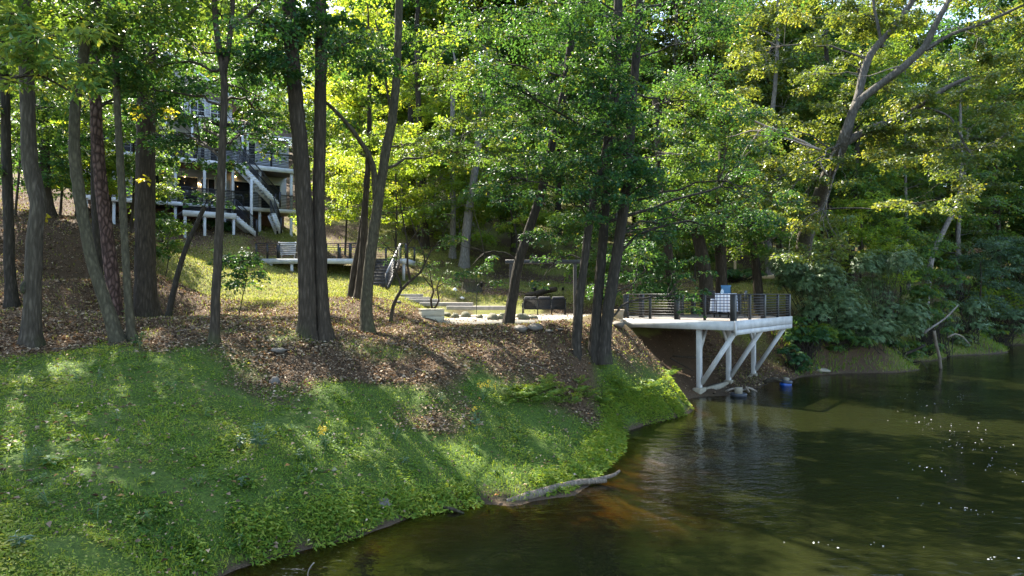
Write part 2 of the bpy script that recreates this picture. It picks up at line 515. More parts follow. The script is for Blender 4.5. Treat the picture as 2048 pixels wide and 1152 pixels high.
def ground(x, y):
    x = np.atleast_1d(np.asarray(x, float)); y = np.atleast_1d(np.asarray(y, float))
    out = np.empty(len(x))
    for k in range(0, len(x), 20000):
        xx = x[k:k + 20000]; yy = y[k:k + 20000]
        d = np.sqrt((xx[:, None] - CT[None, :, 0]) ** 2 + (yy[:, None] - CT[None, :, 1]) ** 2 + 1.6 ** 2)
        out[k:k + 20000] = -d @ WT[:-3] + WT[-3] + xx * WT[-2] + yy * WT[-1]
    out += (fbm(x * .9, y * .9, 5) - .5) * .22 + (fbm(x * .25, y * .25, 9) - .5) * .18
    return out
def gz(x, y): return float(ground(x, y)[0])

gx = np.concatenate([np.linspace(-105, -32, 30), np.linspace(-30, -17, 22), np.linspace(-16.6, 16, 150), np.linspace(16.4, 32, 48), np.linspace(34, 135, 40)])
gy = np.concatenate([np.linspace(-22, 4, 14), np.linspace(5, 38, 160), np.linspace(38.5, 62, 42), np.linspace(64, 155, 36)])
GX, GY = np.meshgrid(gx, gy)
GZ = ground(GX.ravel(), GY.ravel())
SMOOTHP = np.array(SHORE)


def boundary(x): return np.interp(x, [-20, -10, -6, -3, 0, 3, 6, 9], [17.4, 17.8, 18.0, 18.3, 19.6, 21.0, 23.3, 24.0])
def green_mask(x, y):
    n = fbm(x * .55, y * .55, 21, 4)
    return np.clip((boundary(x) - y + (n - .5) * 9.0) / 2.6 + .4, 0, 1)
def lawn_mask(x, y):
    n = fbm(x * .4 + 7, y * .4, 33, 4)
    far = np.clip((y - 25.5) / 4, 0, 1)
    left = np.clip((x + 15.5) / 3 + np.clip((y - 28.5) / 4, 0, 1) * 1.2, 0, 1)
    core = np.clip(1 - np.hypot((x + 11) / 12, (y - 35.5) / 8), 0, 1) * .45
    hollow = (np.hypot(x - 9.5, y - 30.5) < 5.2) & ((x - 8.66) * DS[0] + (y - 26.5) * DS[1] < 4.7)
    return np.clip((n + core - .40) * 5, 0, 1) * far * left * np.where(hollow, 0, 1)
idx = np.arange(len(gx) * len(gy)).reshape(len(gy), len(gx))
q = np.stack([idx[:-1, :-1], idx[:-1, 1:], idx[1:, 1:], idx[1:, :-1]], -1).reshape(-1, 4)
gm = green_mask(GX.ravel(), GY.ravel()); lm = lawn_mask(GX.ravel(), GY.ravel())
me = np_mesh('ground', np.stack([GX.ravel(), GY.ravel(), GZ], -1), q, True, {'green': gm, 'lawn': lm})
m, nt, p = new_mat('ground_soil')
wc = coords(nt)
n1 = noise(nt, 1.3, 8, wc, .7); n2 = noise(nt, 22, 4, wc, .7)
litter = ramp(nt, [(.3, (.035, .02, .012)), (.5, (.085, .048, .028)), (.7, (.16, .095, .06))], n2)
litter = mixc(nt, n1, litter, (.055, .04, .02))
green = ramp(nt, [(.3, (.025, .045, .010)), (.6, (.07, .115, .018)), (.8, (.12, .15, .028))], n2)
lawn = ramp(nt, [(.3, (.09, .095, .022)), (.6, (.18, .18, .045)), (.8, (.25, .21, .085))], n2)
c = mixc(nt, attr(nt, 'lawn'), litter, lawn)
c = mixc(nt, attr(nt, 'green'), c, green)
geo = nt.nodes.new('ShaderNodeNewGeometry'); sp = nt.nodes.new('ShaderNodeSeparateXYZ'); nt.links.new(geo.outputs['Position'], sp.inputs[0])
mud = math_n(nt, 'MULTIPLY', math_n(nt, 'SUBTRACT', .32, math_n(nt, 'ADD', sp.outputs[2], math_n(nt, 'MULTIPLY', n1, .25))), 6, True)
c = mixc(nt, mud, c, ramp(nt, [(.3, (.04, .028, .017)), (.7, (.10, .07, .042))], n2))
bed = math_n(nt, 'MULTIPLY', math_n(nt, 'SUBTRACT', -.05, sp.outputs[2]), 6, True)
c = mixc(nt, bed, c, ramp(nt, [(.35, (.16, .10, .03)), (.65, (.32, .22, .08))], n1))
nt.links.new(c, p.inputs['Base Color']); p.inputs['Roughness'].default_value = .9; p.inputs['Specular IOR Level'].default_value = .15
nt.links.new(bump(nt, n2, .8, .05), p.inputs['Normal'])
tag(link('ground', me, None, m), 'wooded bank and hillside covered in leaf litter, moss and weeds', 'ground', kind='structure')

# ------------------------------------------------------------------ river
wx = np.concatenate([np.linspace(-40, -6, 12), np.linspace(-5.5, 20, 90), np.linspace(20.5, 45, 50), np.linspace(47, 134, 30)])
wy = np.concatenate([np.linspace(-21, 4, 8), np.linspace(5, 45, 120), np.linspace(46, 95, 40)])
WX, WY = np.meshgrid(wx, wy)
WD = -ground(WX.ravel(), WY.ravel())
idx = np.arange(len(wx) * len(wy)).reshape(len(wy), len(wx))
q = np.stack([idx[:-1, :-1], idx[:-1, 1:], idx[1:, 1:], idx[1:, :-1]], -1).reshape(-1, 4)
keep = (WD.reshape(len(wy), len(wx)) > -.35)
kq = (keep[:-1, :-1] | keep[1:, 1:] | keep[:-1, 1:] | keep[1:, :-1]).ravel()
me = np_mesh('river', np.stack([WX.ravel(), WY.ravel(), np.zeros(WX.size)], -1), q[kq], True, {'depth': np.clip(WD, 0, 3)})
m, nt, p = new_mat('river_water')
wc = coords(nt, (1, 1, 1))
rip = noise(nt, 2.4, 3, coords(nt, (1.0, 1.9, 1)), .55)
rip2 = noise(nt, 9, 2, coords(nt, (.8, 1.5, 1)), .5)
swirl = nt.nodes.new('ShaderNodeTexNoise'); swirl.inputs['Scale'].default_value = .55; swirl.inputs['Distortion'].default_value = 2.5; swirl.inputs['Detail'].default_value = 3
nt.links.new(wc, swirl.inputs['Vector'])
amp = ramp(nt, [(.35, (.25, .25, .25)), (.7, (1, 1, 1))], noise(nt, .22, 2, wc))
hh = math_n(nt, 'ADD', math_n(nt, 'MULTIPLY', rip, .9), math_n(nt, 'ADD', math_n(nt, 'MULTIPLY', rip2, .16), math_n(nt, 'MULTIPLY', swirl.outputs['Fac'], .8)))
hh = math_n(nt, 'MULTIPLY', hh, amp)
bmp = bump(nt, hh, .4, .08)
dep = attr(nt, 'depth')
dif = nt.nodes.new('ShaderNodeBsdfDiffuse')
dif.inputs['Color'].default_value = (.0105, .0122, .0038, 1)
tra = nt.nodes.new('ShaderNodeBsdfTransparent'); tra.inputs['Color'].default_value = (.60, .47, .18, 1)
opq = math_n(nt, 'ADD', .2, math_n(nt, 'MULTIPLY', dep, 1.3), True)
mx = nt.nodes.new('ShaderNodeMixShader'); nt.links.new(opq, mx.inputs[0]); nt.links.new(tra.outputs[0], mx.inputs[1]); nt.links.new(dif.outputs[0], mx.inputs[2])
gl = nt.nodes.new('ShaderNodeBsdfGlossy'); gl.inputs['Roughness'].default_value = .05
nt.links.new(bmp, gl.inputs['Normal'])
fr = nt.nodes.new('ShaderNodeFresnel'); fr.inputs['IOR'].default_value = 1.33; nt.links.new(bmp, fr.inputs['Normal'])
m2 = nt.nodes.new('ShaderNodeMixShader'); nt.links.new(fr.outputs[0], m2.inputs[0]); nt.links.new(mx.outputs[0], m2.inputs[1]); nt.links.new(gl.outputs[0], m2.inputs[2])
nt.links.new(m2.outputs[0], nt.nodes['Material Output'].inputs['Surface'])
tag(link('river', me, None, m), 'murky brown-green river with small ripples', 'river', kind='structure')


# ------------------------------------------------------------------ leaves and trees
def leaf_arrays(pos, axis, nrm, L, W, v, fold=.18):
    axis = norm(axis); side = norm(np.cross(nrm, axis)); nn = np.cross(axis, side)
    L = np.broadcast_to(L, (len(pos),))[:, None]; W = np.broadcast_to(W, (len(pos),))[:, None]
    mid = pos + axis * L * .45 + nn * W * fold
    vv = np.stack([pos, mid + side * W * .5, pos + axis * L, mid - side * W * .5], 1)
    vv[:, 2] -= nn * L * .12
    n = len(pos); k = np.arange(n)[:, None] * 4
    t = np.concatenate([k + [0, 2, 1], k + [0, 3, 2]])
    return vv.reshape(-1, 3), t, np.repeat(v, 4)


def leaf_object(name, pos, axis, nrm, L, W, v, mat, parent=None, fold=.18):
    vv, t, va = leaf_arrays(pos, axis, nrm, L, W, v, fold)
    return link(name, np_mesh(name, vv, t, False, {'v': va}), parent, mat)


def batch_tubes(paths, rads, n):
    """paths (S,K,3), rads (S,K)"""
    S_, K = rads.shape
    t = norm(paths[:, -1] - paths[:, 0])
    ref = np.tile([.31, .87, .2], (S_, 1)); ref[np.abs((t * norm(ref)).sum(1)) > .9] = [1, 0, 0]
    a = norm(np.cross(t, ref)); b = np.cross(t, a)
    an = np.arange(n) * 2 * math.pi / n
    v = paths[:, :, None, :] + rads[:, :, None, None] * (np.cos(an)[None, None, :, None] * a[:, None, None, :] + np.sin(an)[None, None, :, None] * b[:, None, None, :])
    i = np.arange(K - 1)[:, None] * n; j = np.arange(n)[None, :]; j2 = (j + 1) % n
    q = np.stack([i + j, i + j2, i + n + j2, i + n + j], -1).reshape(-1, 4)
    q = (np.arange(S_)[:, None, None] * (K * n) + q[None]).reshape(-1, 4)
    return v.reshape(-1, 3), q


def make_sprays(cen, R, n, leaf, az0=None, flat=.10, droop=.16, density=1.0):
    """layered leaf sprays: returns twig arrays and leaf arrays. cen (S,3), R (S,), n leaves each (S,)"""
    S_ = len(cen)
    kt = 7
    # twigs
    az = rng.uniform(0, 2 * math.pi, (S_, 1)) + np.arange(kt)[None, :] * 2 * math.pi / kt + rng.normal(0, .35, (S_, kt))
    ln = R[:, None] * rng.uniform(.55, 1.1, (S_, kt))
    d = np.stack([np.cos(az), np.sin(az), np.zeros_like(az)], -1)
    rise = rng.normal(.10, .22, (S_, kt))
    # points along twig: p(t)=c + d*ln*t + z*(rise*ln*t - droop*ln*t^2)
    T = np.array([0, .5, 1.0])
    tp = cen[:, None, None, :] + d[:, :, None, :] * (ln[:, :, None] * T)[..., None]
    tp[..., 2] += ln[:, :, None] * (rise[:, :, None] * T - (droop + .15) * T ** 2)
    tr = np.stack([.010 + .006 * ln, .006 + .003 * ln, np.full_like(ln, .003)], -1)
    tv, tq = batch_tubes(tp.reshape(-1, 3, 3), tr.reshape(-1, 3), 3)
    # leaves
    tot = int(n.sum())
    si = np.repeat(np.arange(S_), n)
    ti = rng.integers(0, kt, tot)
    t = rng.uniform(.12, 1.05, tot) ** .8
    dd = d[si, ti]; LL = ln[si, ti]
    sd = np.stack([-dd[:, 1], dd[:, 0], np.zeros(tot)], -1)
    lat = rng.normal(0, .17, tot) * R[si] * (1.15 - .5 * t)
    pos = cen[si] + dd * (LL * t)[:, None] + sd * lat[:, None]
    pos[:, 2] += LL * (rise[si, ti] * t - (droop + .15) * t ** 2) - np.abs(lat) * .15 + rng.normal(0, flat, tot) * R[si]
    axis = dd * rng.uniform(.2, 1, (tot, 1)) + sd * (np.sign(lat) * rng.uniform(.1, 1.0, tot))[:, None] + rng.normal(0, .35, (tot, 3))
    axis[:, 2] -= .28
    nrm = rng.normal(0, .42, (tot, 3)); nrm[:, 2] += 1.0; nrm += dd * .15
    L = leaf * rng.uniform(.6, 1.3, tot)
    # tone of each leaf: by the sprig it grows on, plus its own
    v = np.clip(rng.uniform(0, 1, S_)[si] * .45 + rng.uniform(0, .55, tot), 0, 1)
    v = np.where(rng.random(tot) < .018, 1.0, v * .93)
    return tv, tq, pos, axis, nrm, L, v


def bent(a, b, k, seed):
    r = np.random.default_rng(seed)
    return r


DENS = 2.0
def make_tree(name, label, trunks, sprays=None, leafmat='mid', bark='oak', leaf=.12, wr=.75, group=None, base=None, cat='tree',
              root_rz=0, flare=1.4, ridges=True, sides=14, step=.22, nsc=1.0, droop=.16, dead=(), extra=()):
    """trunks: list of (points, radii) in world space; sprays: (centres, R, n)"""
    base = np.asarray(trunks[0][0][0] if base is None else base, float)
    root = empty(name, base, 0, label, cat, group)
    V = []; Q = []; nv = 0
    dense = []
    for ti, (pts, rad) in enumerate(trunks):
        pp, rr = smooth_path(pts, rad, step if ridges else step * 1.6)
        pp = pp + 0
        if len(pp) > 4:
            w = rng.normal(0, .012, pp.shape); w[0] = 0; pp = pp + np.cumsum(w, 0) * np.minimum(1, rr / .15)[:, None] * .4
        if ti == 0 or flare > 1 and np.linalg.norm(np.asarray(pts[0])[:2] - base[:2]) < 1.2 and pts[0][2] - base[2] < .6:
            h = np.linalg.norm(pp - pp[0], axis=1)
            rr = rr * (1 + (flare - 1) * np.exp(-h / (rr[0] * 1.6)))
            pp = np.vstack([pp[:1] - [0, 0, .35], pp]); rr = np.concatenate([[rr[0] * 1.12], rr])
        nsid = sides if rr.max() > .06 else 7
        if ridges:
            a = np.arange(nsid)[None, :]
            k = np.arange(len(pp))[:, None]
            rg = 1 + .075 * (vnoise(a * .9 + 31 * ti, k * .16, 3) - .5) * 2 + .06 * rng.uniform(-1, 1, (len(pp), nsid))
            rg = rg + .20 * np.exp(-k / 3.0) * np.sin(a * 2 * math.pi * 5 / nsid + ti)
        else: rg = 1 + .05 * rng.uniform(-1, 1, (len(pp), nsid))
        v, q_ = tube_arrays(pp, rr, nsid, rg)
        V.append(v); Q.append(q_ + nv); nv += len(v)
        dense.append(np.column_stack([pp, rr]))
    D = np.concatenate(dense)
    if sprays is not None:
        cen, R, n = [np.asarray(k) for k in sprays]
        n = np.maximum(8, (n * nsc * DENS)).astype(int)
        S_ = len(cen)
        def attach(c):
            dx = np.linalg.norm(c[:, None, :2] - D[None, :, :2], axis=-1); dz = c[:, None, 2] - D[None, :, 2]
            cost = np.sqrt(dx ** 2 + dz ** 2) + np.maximum(0, .3 * dx - dz) * .9 + .8 * np.maximum(0, dz - 1.6 * dx)
            cost += np.where(D[None, :, 2] < base[2] + .8, 6, 0) + rng.uniform(0, .5, (len(c), len(D)))
            k_ = cost.argmin(1)
            return D[k_, :3], D[k_, 3]
        def curves(a_, b_, r0, r1, n_s, lift=.18):
            m_ = len(a_); dist = np.linalg.norm(b_ - a_, axis=1)
            T = np.linspace(0, 1, 7)[None, :, None]
            mid = a_ + (b_ - a_) * .45; mid[:, 2] += lift * dist * rng.uniform(.1, 1.1, m_)
            mid += rng.normal(0, .10, (m_, 3)) * dist[:, None]
            path = a_[:, None] * (1 - T) ** 2 + 2 * mid[:, None] * T * (1 - T) + b_[:, None] * T ** 2
            path[:, 1:-1] += rng.normal(0, .02, (m_, 5, 3)) * np.minimum(dist, 3)[:, None, None]
            lin = np.linspace(0, 1, 7)[None, :]
            return batch_tubes(path, r0[:, None] * (1 - lin) + r1[:, None] * lin, n_s)
        K = max(1, S_ // 6)
        node = cen[rng.permutation(S_)[:K]].copy()
        for _ in range(5):
            lab_ = ((cen[:, None] - node[None]) ** 2).sum(-1).argmin(1)
            for k_ in range(K):
                if (lab_ == k_).any(): node[k_] = cen[lab_ == k_].mean(0)
        lab_ = ((cen[:, None] - node[None]) ** 2).sum(-1).argmin(1)
        att, ar = attach(node)
        node = node * .72 + att * .28
        cnt = np.bincount(lab_, minlength=K)
        dist = np.linalg.norm(node - att, axis=1)
        rn = np.minimum(.5 * ar, .010 + .007 * dist + .0018 * cnt)
        v, q_ = curves(att, node, rn, rn * .55, 6); V.append(v); Q.append(q_ + nv); nv += len(v)
        ds_ = np.linalg.norm(cen - node[lab_], axis=1)
        v, q_ = curves(node[lab_], cen, np.minimum(rn[lab_] * .5, .008 + .006 * ds_), np.full(S_, .005), 4, .1); V.append(v); Q.append(q_ + nv); nv += len(v)
        tv, tq, pos, axis, nrm, L, vv = make_sprays(cen, R, n, leaf, droop=droop)
        V.append(tv); Q.append(tq + nv); nv += len(tv)
    me = np_mesh('trunk', np.concatenate(V) - base, np.concatenate(Q), True)
    link('trunk', me, root, BARK[bark])
    if sprays is not None:
        leaf_object('crown', pos - base, axis, nrm, L, L * wr, vv, LEAF[leafmat], root)
    return root


def bent_line(a, b, n=5, amp=.12, sag=0.0):
    t = np.linspace(0, 1, n)[:, None]
    p_ = np.asarray(a)[None] * (1 - t) + np.asarray(b)[None] * t
    L = np.linalg.norm(np.asarray(b) - np.asarray(a))
    p_[1:-1] += rng.normal(0, amp * L / n, (n - 2, 3))
    p_[:, 2] -= sag * L * 4 * (t * (1 - t))[:, 0]
    return p_


def pix(path, d, w0, w1=None):
    """trunk from a list of photo pixels at depth d (or list of depths) and widths in photo pixels"""
    ds = np.broadcast_to(np.asarray(d, float), (len(path),)) if np.ndim(d) == 0 else np.asarray(d, float)
    pts = np.array([P(a, b, k) for (a, b), k in zip(path, ds)])
    wid = np.linspace(w0, w1 if w1 is not None else w0 * .7, len(path))
    return pts, wid / F * ds / 2 * .93


def region(x0, x1, y0, y1, d0, d1, n, r0=.5, r1=1.0, dens=230):
    """n spray centres spread over a patch of the view between two depths"""
    c = np.array([P(rng.uniform(x0, x1), rng.uniform(y0, y1), rng.uniform(d0, d1)) for _ in range(n)])
    R = rng.uniform(r0, r1, n)
    return c, R, dens * R ** 1.7


def above(x, y, z0, z1, rad, n, r0=.9, r1=1.7, dens=110):
    """high crown round (x, y), mostly above the picture"""
    n = int(n * (.62 if y < 29 and z0 > 8 and r1 > 1.5 and dens > 70 else 1))
    a = rng.uniform(0, 2 * math.pi, n); z = rng.uniform(z0, z1, n)
    k = (z - z0) / (z1 - z0 + 1e-6)
    rr = rad * np.sqrt(rng.uniform(.05, 1, n)) * np.sqrt(np.clip(1.15 - k ** 2, .1, 1))
    R = rng.uniform(r0, r1, n)
    return np.stack([x + rr * np.cos(a), y + rr * np.sin(a), z], -1), R, dens * R ** 1.7


def cat(*rs):
    return tuple(np.concatenate([r[k] for r in rs]) for k in range(3))


def up_trunk(path, d, w0, w1, top_z, lean=(0, 0)):
    """pixel path continued straight up to top_z"""
    pts, rad = pix(path, d, w0, w1)
    e = pts[-1].copy(); dz = top_z - e[2]
    if dz > 1:
        a = e + [lean[0] * dz * .5 + rng.normal(0, .2), lean[1] * dz * .5, dz * .5]; b = e + [lean[0] * dz, lean[1] * dz, dz]
        pts = np.vstack([pts, a, b]); rad = np.concatenate([rad, [rad[-1] * .7, rad[-1] * .25]])
    return pts, rad


# --- the trees of the near bank, left to right
a = up_trunk([(22, 611), (15, 420), (9, 200), (4, 0)], 22, 22, 16, 19)
make_tree('broadleaf_tree', 'dark slender tree at the left edge just behind the ridged trunk with the black knot', [a],
          cat(above(a[0][0][0] - 1, 22, 10, 19, 4.5, 26), region(-60, 130, 0, 330, 21, 24, 16, .5, .9)), 'mid', 'dark', .14)
b = up_trunk([(60, 688), (66, 560), (70, 470), (77, 410), (62, 330), (58, 250), (52, 100), (45, -60)], 18, 34, 27, 20)
o = make_tree('broadleaf_tree', 'ridged grey-brown tree with a black knot low on its bent trunk near the left edge', [b],
              cat(above(b[0][0][0], 18, 10.5, 20, 5, 30)), 'mid', 'oak', .15)
kn = MB(); kp = P(57, 575, 18) - b[0][0]
kn.lathe([(.001, .05), (.05, .045), (.085, .02), (.10, -.02)], (0, 0, 0), 12)
ko = kn.build('knot', BARK['dark'], o, True); ko.location = kp + [0.0, -.215, 0]; ko.rotation_euler = (math.radians(85), 0, -.3); ko.scale = (.9, 1.7, 1)
# long-leaved branch hanging in front of the left trunks
c1 = pix([(-90, 175), (20, 158), (75, 150), (135, 180)], 15.5, 9, 4)
c0 = pix([(-200, 760), (-190, 400), (-160, 150), (-140, -60)], [14.5, 14.8, 15, 15], 26, 18)
cc = cat(region(20, 190, 20, 175, 14.6, 16, 15, .3, .5, 200), region(-60, 60, -40, 90, 14.6, 16, 9, .3, .5, 200))
make_tree('sourwood_tree', 'tree at the left edge whose long pale green leaves hang in front of the trunks', [c0, c1], cc, 'chestnut', 'brown', .24, .34, nsc=.75, droop=.3)
a = pix([(238, 692), (222, 640), (205, 585), (182, 510), (160, 400), (147, 300), (152, 190), (166, 110), (178, 40), (182, -60)], 18.5, 27, 18)
a2 = pix([(152, 215), (142, 165), (128, 110), (70, 165), ], 18.5, 14, 5); a2 = pix([(152, 205), (136, 165), (112, 150), (70, 158), (20, 150)], 18.4, 12, 4)
make_tree('broadleaf_tree', 'mossy tree leaning left with a forked top, foremost of the leaning trunks on the left', [a, a2],
          cat(above(a[0][-1][0], 18.5, 10.5, 17, 3.5, 20), region(120, 260, -10, 220, 18, 21, 12, .4, .8)), 'mid', 'mossy', .13)
a = up_trunk([(231, 628), (222, 540), (208, 420), (196, 300), (188, 150), (183, 20), (180, -60)], 23, 28, 21, 23)
make_tree('pine_tree', 'pine with reddish plated bark behind the leaning mossy trunk', [a], above(a[0][-1][0], 23, 15, 23, 3, 22), 'dark', 'pine', .2, .2, flare=1.1, sides=16)
a = pix([(263, 674), (256, 600), (249, 480), (240, 330), (233, 200), (230, 110), (214, 50), (190, -10), (170, -70)], 18.8, 17, 11)
a2 = pix([(231, 125), (246, 70), (251, 10), (250, -60)], 18.8, 9, 7)
make_tree('broadleaf_tree', 'thin mossy tree forking near the top just left of the thick straight trunk', [a, a2],
          cat(region(170, 300, -40, 200, 18, 21, 12, .45, .8), above(a[0][-1][0], 19, 10.5, 14, 2.5, 12)), 'dark', 'mossy', .12)
a = up_trunk([(293, 640), (291, 560), (291, 420), (294, 250), (297, 80), (297, -60)], 24, 44, 33, 25)
a2 = pix([(305, 150), (330, 125), (350, 108), (360, 95)], [23.8, 23.2, 22.8, 22.5], 6, 2.5)
pop = make_tree('poplar_tree', 'thick straight grey-brown trunk on the left in front of the house', [a, a2],
          cat(above(a[0][-1][0], 24, 14, 25, 5, 40)), 'mid', 'brown', .17, sides=20)
yc, yR, yn = cat(region(265, 310, 205, 235, 22.6, 23.2, 3, .2, .3, 330), region(330, 350, 215, 232, 22.6, 23, 2, .2, .25, 330), region(300, 335, 8, 40, 22.5, 23, 3, .2, .32, 300), region(285, 305, 355, 368, 22.5, 22.8, 2, .16, .2, 300), region(75, 95, 420, 450, 23, 23.4, 2, .2, .28, 300))
_, _, y1, y2, y3, y4, y5 = make_sprays(yc, yR, np.maximum(12, yn).astype(int), .15)
leaf_object('yellow_sprig', y1 - a[0][0], y2, y3, y4, y4 * .6, y5, LEAF['yellow'], pop)['kind'] = 'stuff'
a = up_trunk([(197, 585), (193, 480), (189, 330), (187, 200)], 27, 20, 16, 20)
make_tree('broadleaf_tree', 'dark trunk half hidden behind the leaning mossy tree and the pine', [a], cat(above(a[0][-1][0], 27, 8.5, 20, 4, 36), region(150, 330, 60, 330, 26, 30, 16, .6, 1.0), region(250, 560, 60, 290, 27, 34, 24, .6, 1.0)), 'dark', 'dark', .15)
a = pix([(335, 638), (352, 560), (372, 495), (392, 450), (409, 414)], 22, 12, 9)
make_tree('leaning_sapling', 'bare broken pole of a tree leaning right beside the thick straight trunk', [a], region(360, 450, 375, 412, 21.7, 22.3, 4, .3, .45, 160), 'maple', 'dark', .13, flare=1.15)
a = pix([(428, 687), (430, 600), (436, 480), (442, 350), (447, 200), (444, 140), (432, 60), (423, -60)], 18, 20, 11)
a2 = pix([(446, 150), (458, 90), (464, 20), (468, -60)], 18, 12, 10)
a3 = pix([(463, 55), (490, 35), (520, 8), (545, -20)], 18, 6, 4)
a4 = pix([(445, 172), (470, 172), (500, 185), (530, 200)], 18, 4, 2)
make_tree('broadleaf_tree', 'slim grey tree forking high up standing before the house stairs', [a, a2, a3, a4],
          cat(region(260, 580, 50, 300, 19, 24, 26, .4, .75, 200), region(385, 560, 60, 330, 17.6, 20.5, 15, .4, .75, 190), region(290, 470, 235, 330, 19, 21, 9, .35, .6, 190), above(-7.5, 18.5, 10.3, 15, 3.5, 22)), 'maple', 'brown', .11)
a = up_trunk([(616, 672), (612, 560), (604, 400), (590, 230), (577, 60), (570, -60)], 20, 39, 28, 24, (-.03, 0))
a2 = up_trunk([(650, 676), (641, 560), (637, 400), (639, 230), (643, 60), (645, -60)], [20.1, 20.2, 20.3, 20.3, 20.3, 20.3], 29, 22, 23, (.03, 0))
make_tree('poplar_tree', 'big twin-trunk tree with a mossy foot in the left half', [a, a2],
          cat(above(-6.5, 20.5, 12.5, 24, 5.5, 44), region(480, 760, -40, 150, 18.5, 22, 16, .5, .9)), 'maple', 'brown', .16, sides=20, flare=1.3)
a = up_trunk([(735, 664), (733, 600), (741, 500), (757, 400), (772, 310), (787, 230), (798, 120), (804, 0), (808, -60)], 22.5, 26, 15, 20)
a2 = pix([(752, 400), (745, 330), (722, 285), (692, 245), (655, 207), (630, 190)], [22.5, 22.2, 21.8, 21.5, 21.2, 21], 14, 5)
a3 = pix([(783, 150 + 70), (775, 190), (765, 100), (750, 40)], 22.6, 6, 3)
make_tree('broadleaf_tree', 'lichen-spotted tree with a long left limb in front of the garden stairs', [a, a2, a3],
          cat(region(640, 900, 40, 300, 21, 25, 14, .5, .85, 200), region(780, 1060, 130, 330, 22, 27, 16, .5, .9, 200), above(-3.6, 22.5, 11.5, 20, 4.5, 30)), 'mid', 'mossy', .12)
a = up_trunk([(716, 603), (724, 520), (729, 420), (735, 300)], 28, 19, 12, 16)
a2 = pix([(703, 595), (708, 545), (722, 470), (733, 380)], 28.4, 16, 9)
make_tree('broadleaf_tree', 'brown double trunk right behind the lichen-spotted tree', [a, a2], cat(region(600, 840, 130, 330, 27, 31, 18, .6, 1.0, 190), above(-6, 28.5, 12, 17, 3.5, 16)), 'bright', 'brown', .14)
a = up_trunk([(1016, 660), (1024, 600), (1036, 530), (1055, 470), (1078, 400), (1104, 290), (1125, 190), (1140, 80), (1146, -40)], 25, 23, 15, 19)
make_tree('broadleaf_tree', 'dark tree leaning right that stands before the patio and fire pit', [a],
          cat(region(900, 1150, 40, 330, 24, 29, 22, .6, 1.0, 200), region(890, 1060, 470, 565, 24.2, 25, 7, .3, .5, 200), above(1.8, 25.5, 13, 19, 4, 22)), 'maple', 'dark', .12)
# trio of trunks on the bank
a = pix([(1152, 714), (1158, 620), (1170, 520), (1183, 420), (1206, 320), (1225, 200), (1232, 80), (1236, -50)], 21.2, 20, 12)
b = pix([(1188, 706), (1195, 600), (1204, 500), (1211, 400), (1221, 280), (1230, 160), (1236, 40), (1238, -60)], [21.5, 21.6, 21.8, 21.9, 22, 22, 22, 22], 23, 12)
c = pix([(1207, 705), (1219, 600), (1233, 500), (1245, 420), (1256, 300), (1267, 180), (1277, 60), (1283, -60)], 21.4, 26, 17)
c2 = pix([(1209, 390), (1225, 365), (1243, 345), (1262, 330)], 21.6, 10, 6)
make_tree('maple_tree', 'clump of three dark trunks on the bank, leaves drooping beside the white deck', [c, b, a, c2],
          cat(region(950, 1290, 180, 430, 20.5, 25, 34, .45, .85, 230), region(1080, 1560, 230, 470, 20.5, 25.5, 46, .45, .85, 230), region(1250, 1580, 380, 560, 21.5, 25.5, 26, .4, .7, 230),
              region(1315, 1420, 530, 620, 22.5, 23.6, 8, .28, .42, 230), region(1060, 1150, 480, 590, 21.5, 23, 5, .3, .45, 220), region(1060, 1500, -30, 230, 21, 27, 34, .6, 1.0, 190), region(960, 1310, 120, 400, 18.8, 20.6, 34, .4, .68, 230), region(1150, 1310, 40, 400, 19.0, 20.6, 30, .34, .58, 240), region(1150, 1330, 330, 440, 19.2, 20.8, 12, .35, .55, 230), region(1080, 1330, -20, 160, 19, 21, 14, .45, .7, 210), above(3.5, 22, 12.5, 19, 5, 34)),
          'maple', 'dark', .108, sides=16, base=c[0][0], droop=.2)
# big leaning maple on the right
b0 = np.array([P(1575, 640, 42)[0], 42, 0]); b0[2] = gz(b0[0], b0[1])
lower, lr = pix([(1600, 560), (1612, 470), (1648, 370), (1682, 292)], [40.5, 37.5, 33.5, 30.6], 34, 26)
a = (np.vstack([b0[None], lower, pix([(1702, 235), (1718, 190), (1733, 130), (1755, 90), (1795, 45), (1838, -20), (1860, -70)], 30, 18, 9)[0]]),
     np.concatenate([[.42], lr, pix([(0, 0)] * 7, 30, 19, 9)[1]]))
a2 = pix([(1686, 285), (1712, 212), (1762, 168), (1812, 130), (1850, 95), (1872, 50), (1900, 0), (1930, -60)], [30.3, 29.8, 29.4, 29, 28.7, 28.5, 28.3, 28], 18, 11)
a3 = pix([(1684, 290), (1720, 268), (1760, 250), (1800, 236), (1850, 205), (1895, 175), (1940, 155)], [30.4, 30, 29.6, 29.2, 28.8, 28.4, 28], 18, 8)
a4 = pix([(1765, 95), (1758, 60), (1748, 10), (1745, -40)], 30, 8, 5)
a5 = pix([(1850, 100), (1900, 70), (1970, 45), (2048, 10), (2100, -10)], [28.7, 28.4, 28, 27.7, 27.5], 9, 4)
a6 = pix([(1850, 215), (1900, 235), (1930, 290), (1960, 330)], [28.8, 28.4, 28, 27.8], 6, 3)
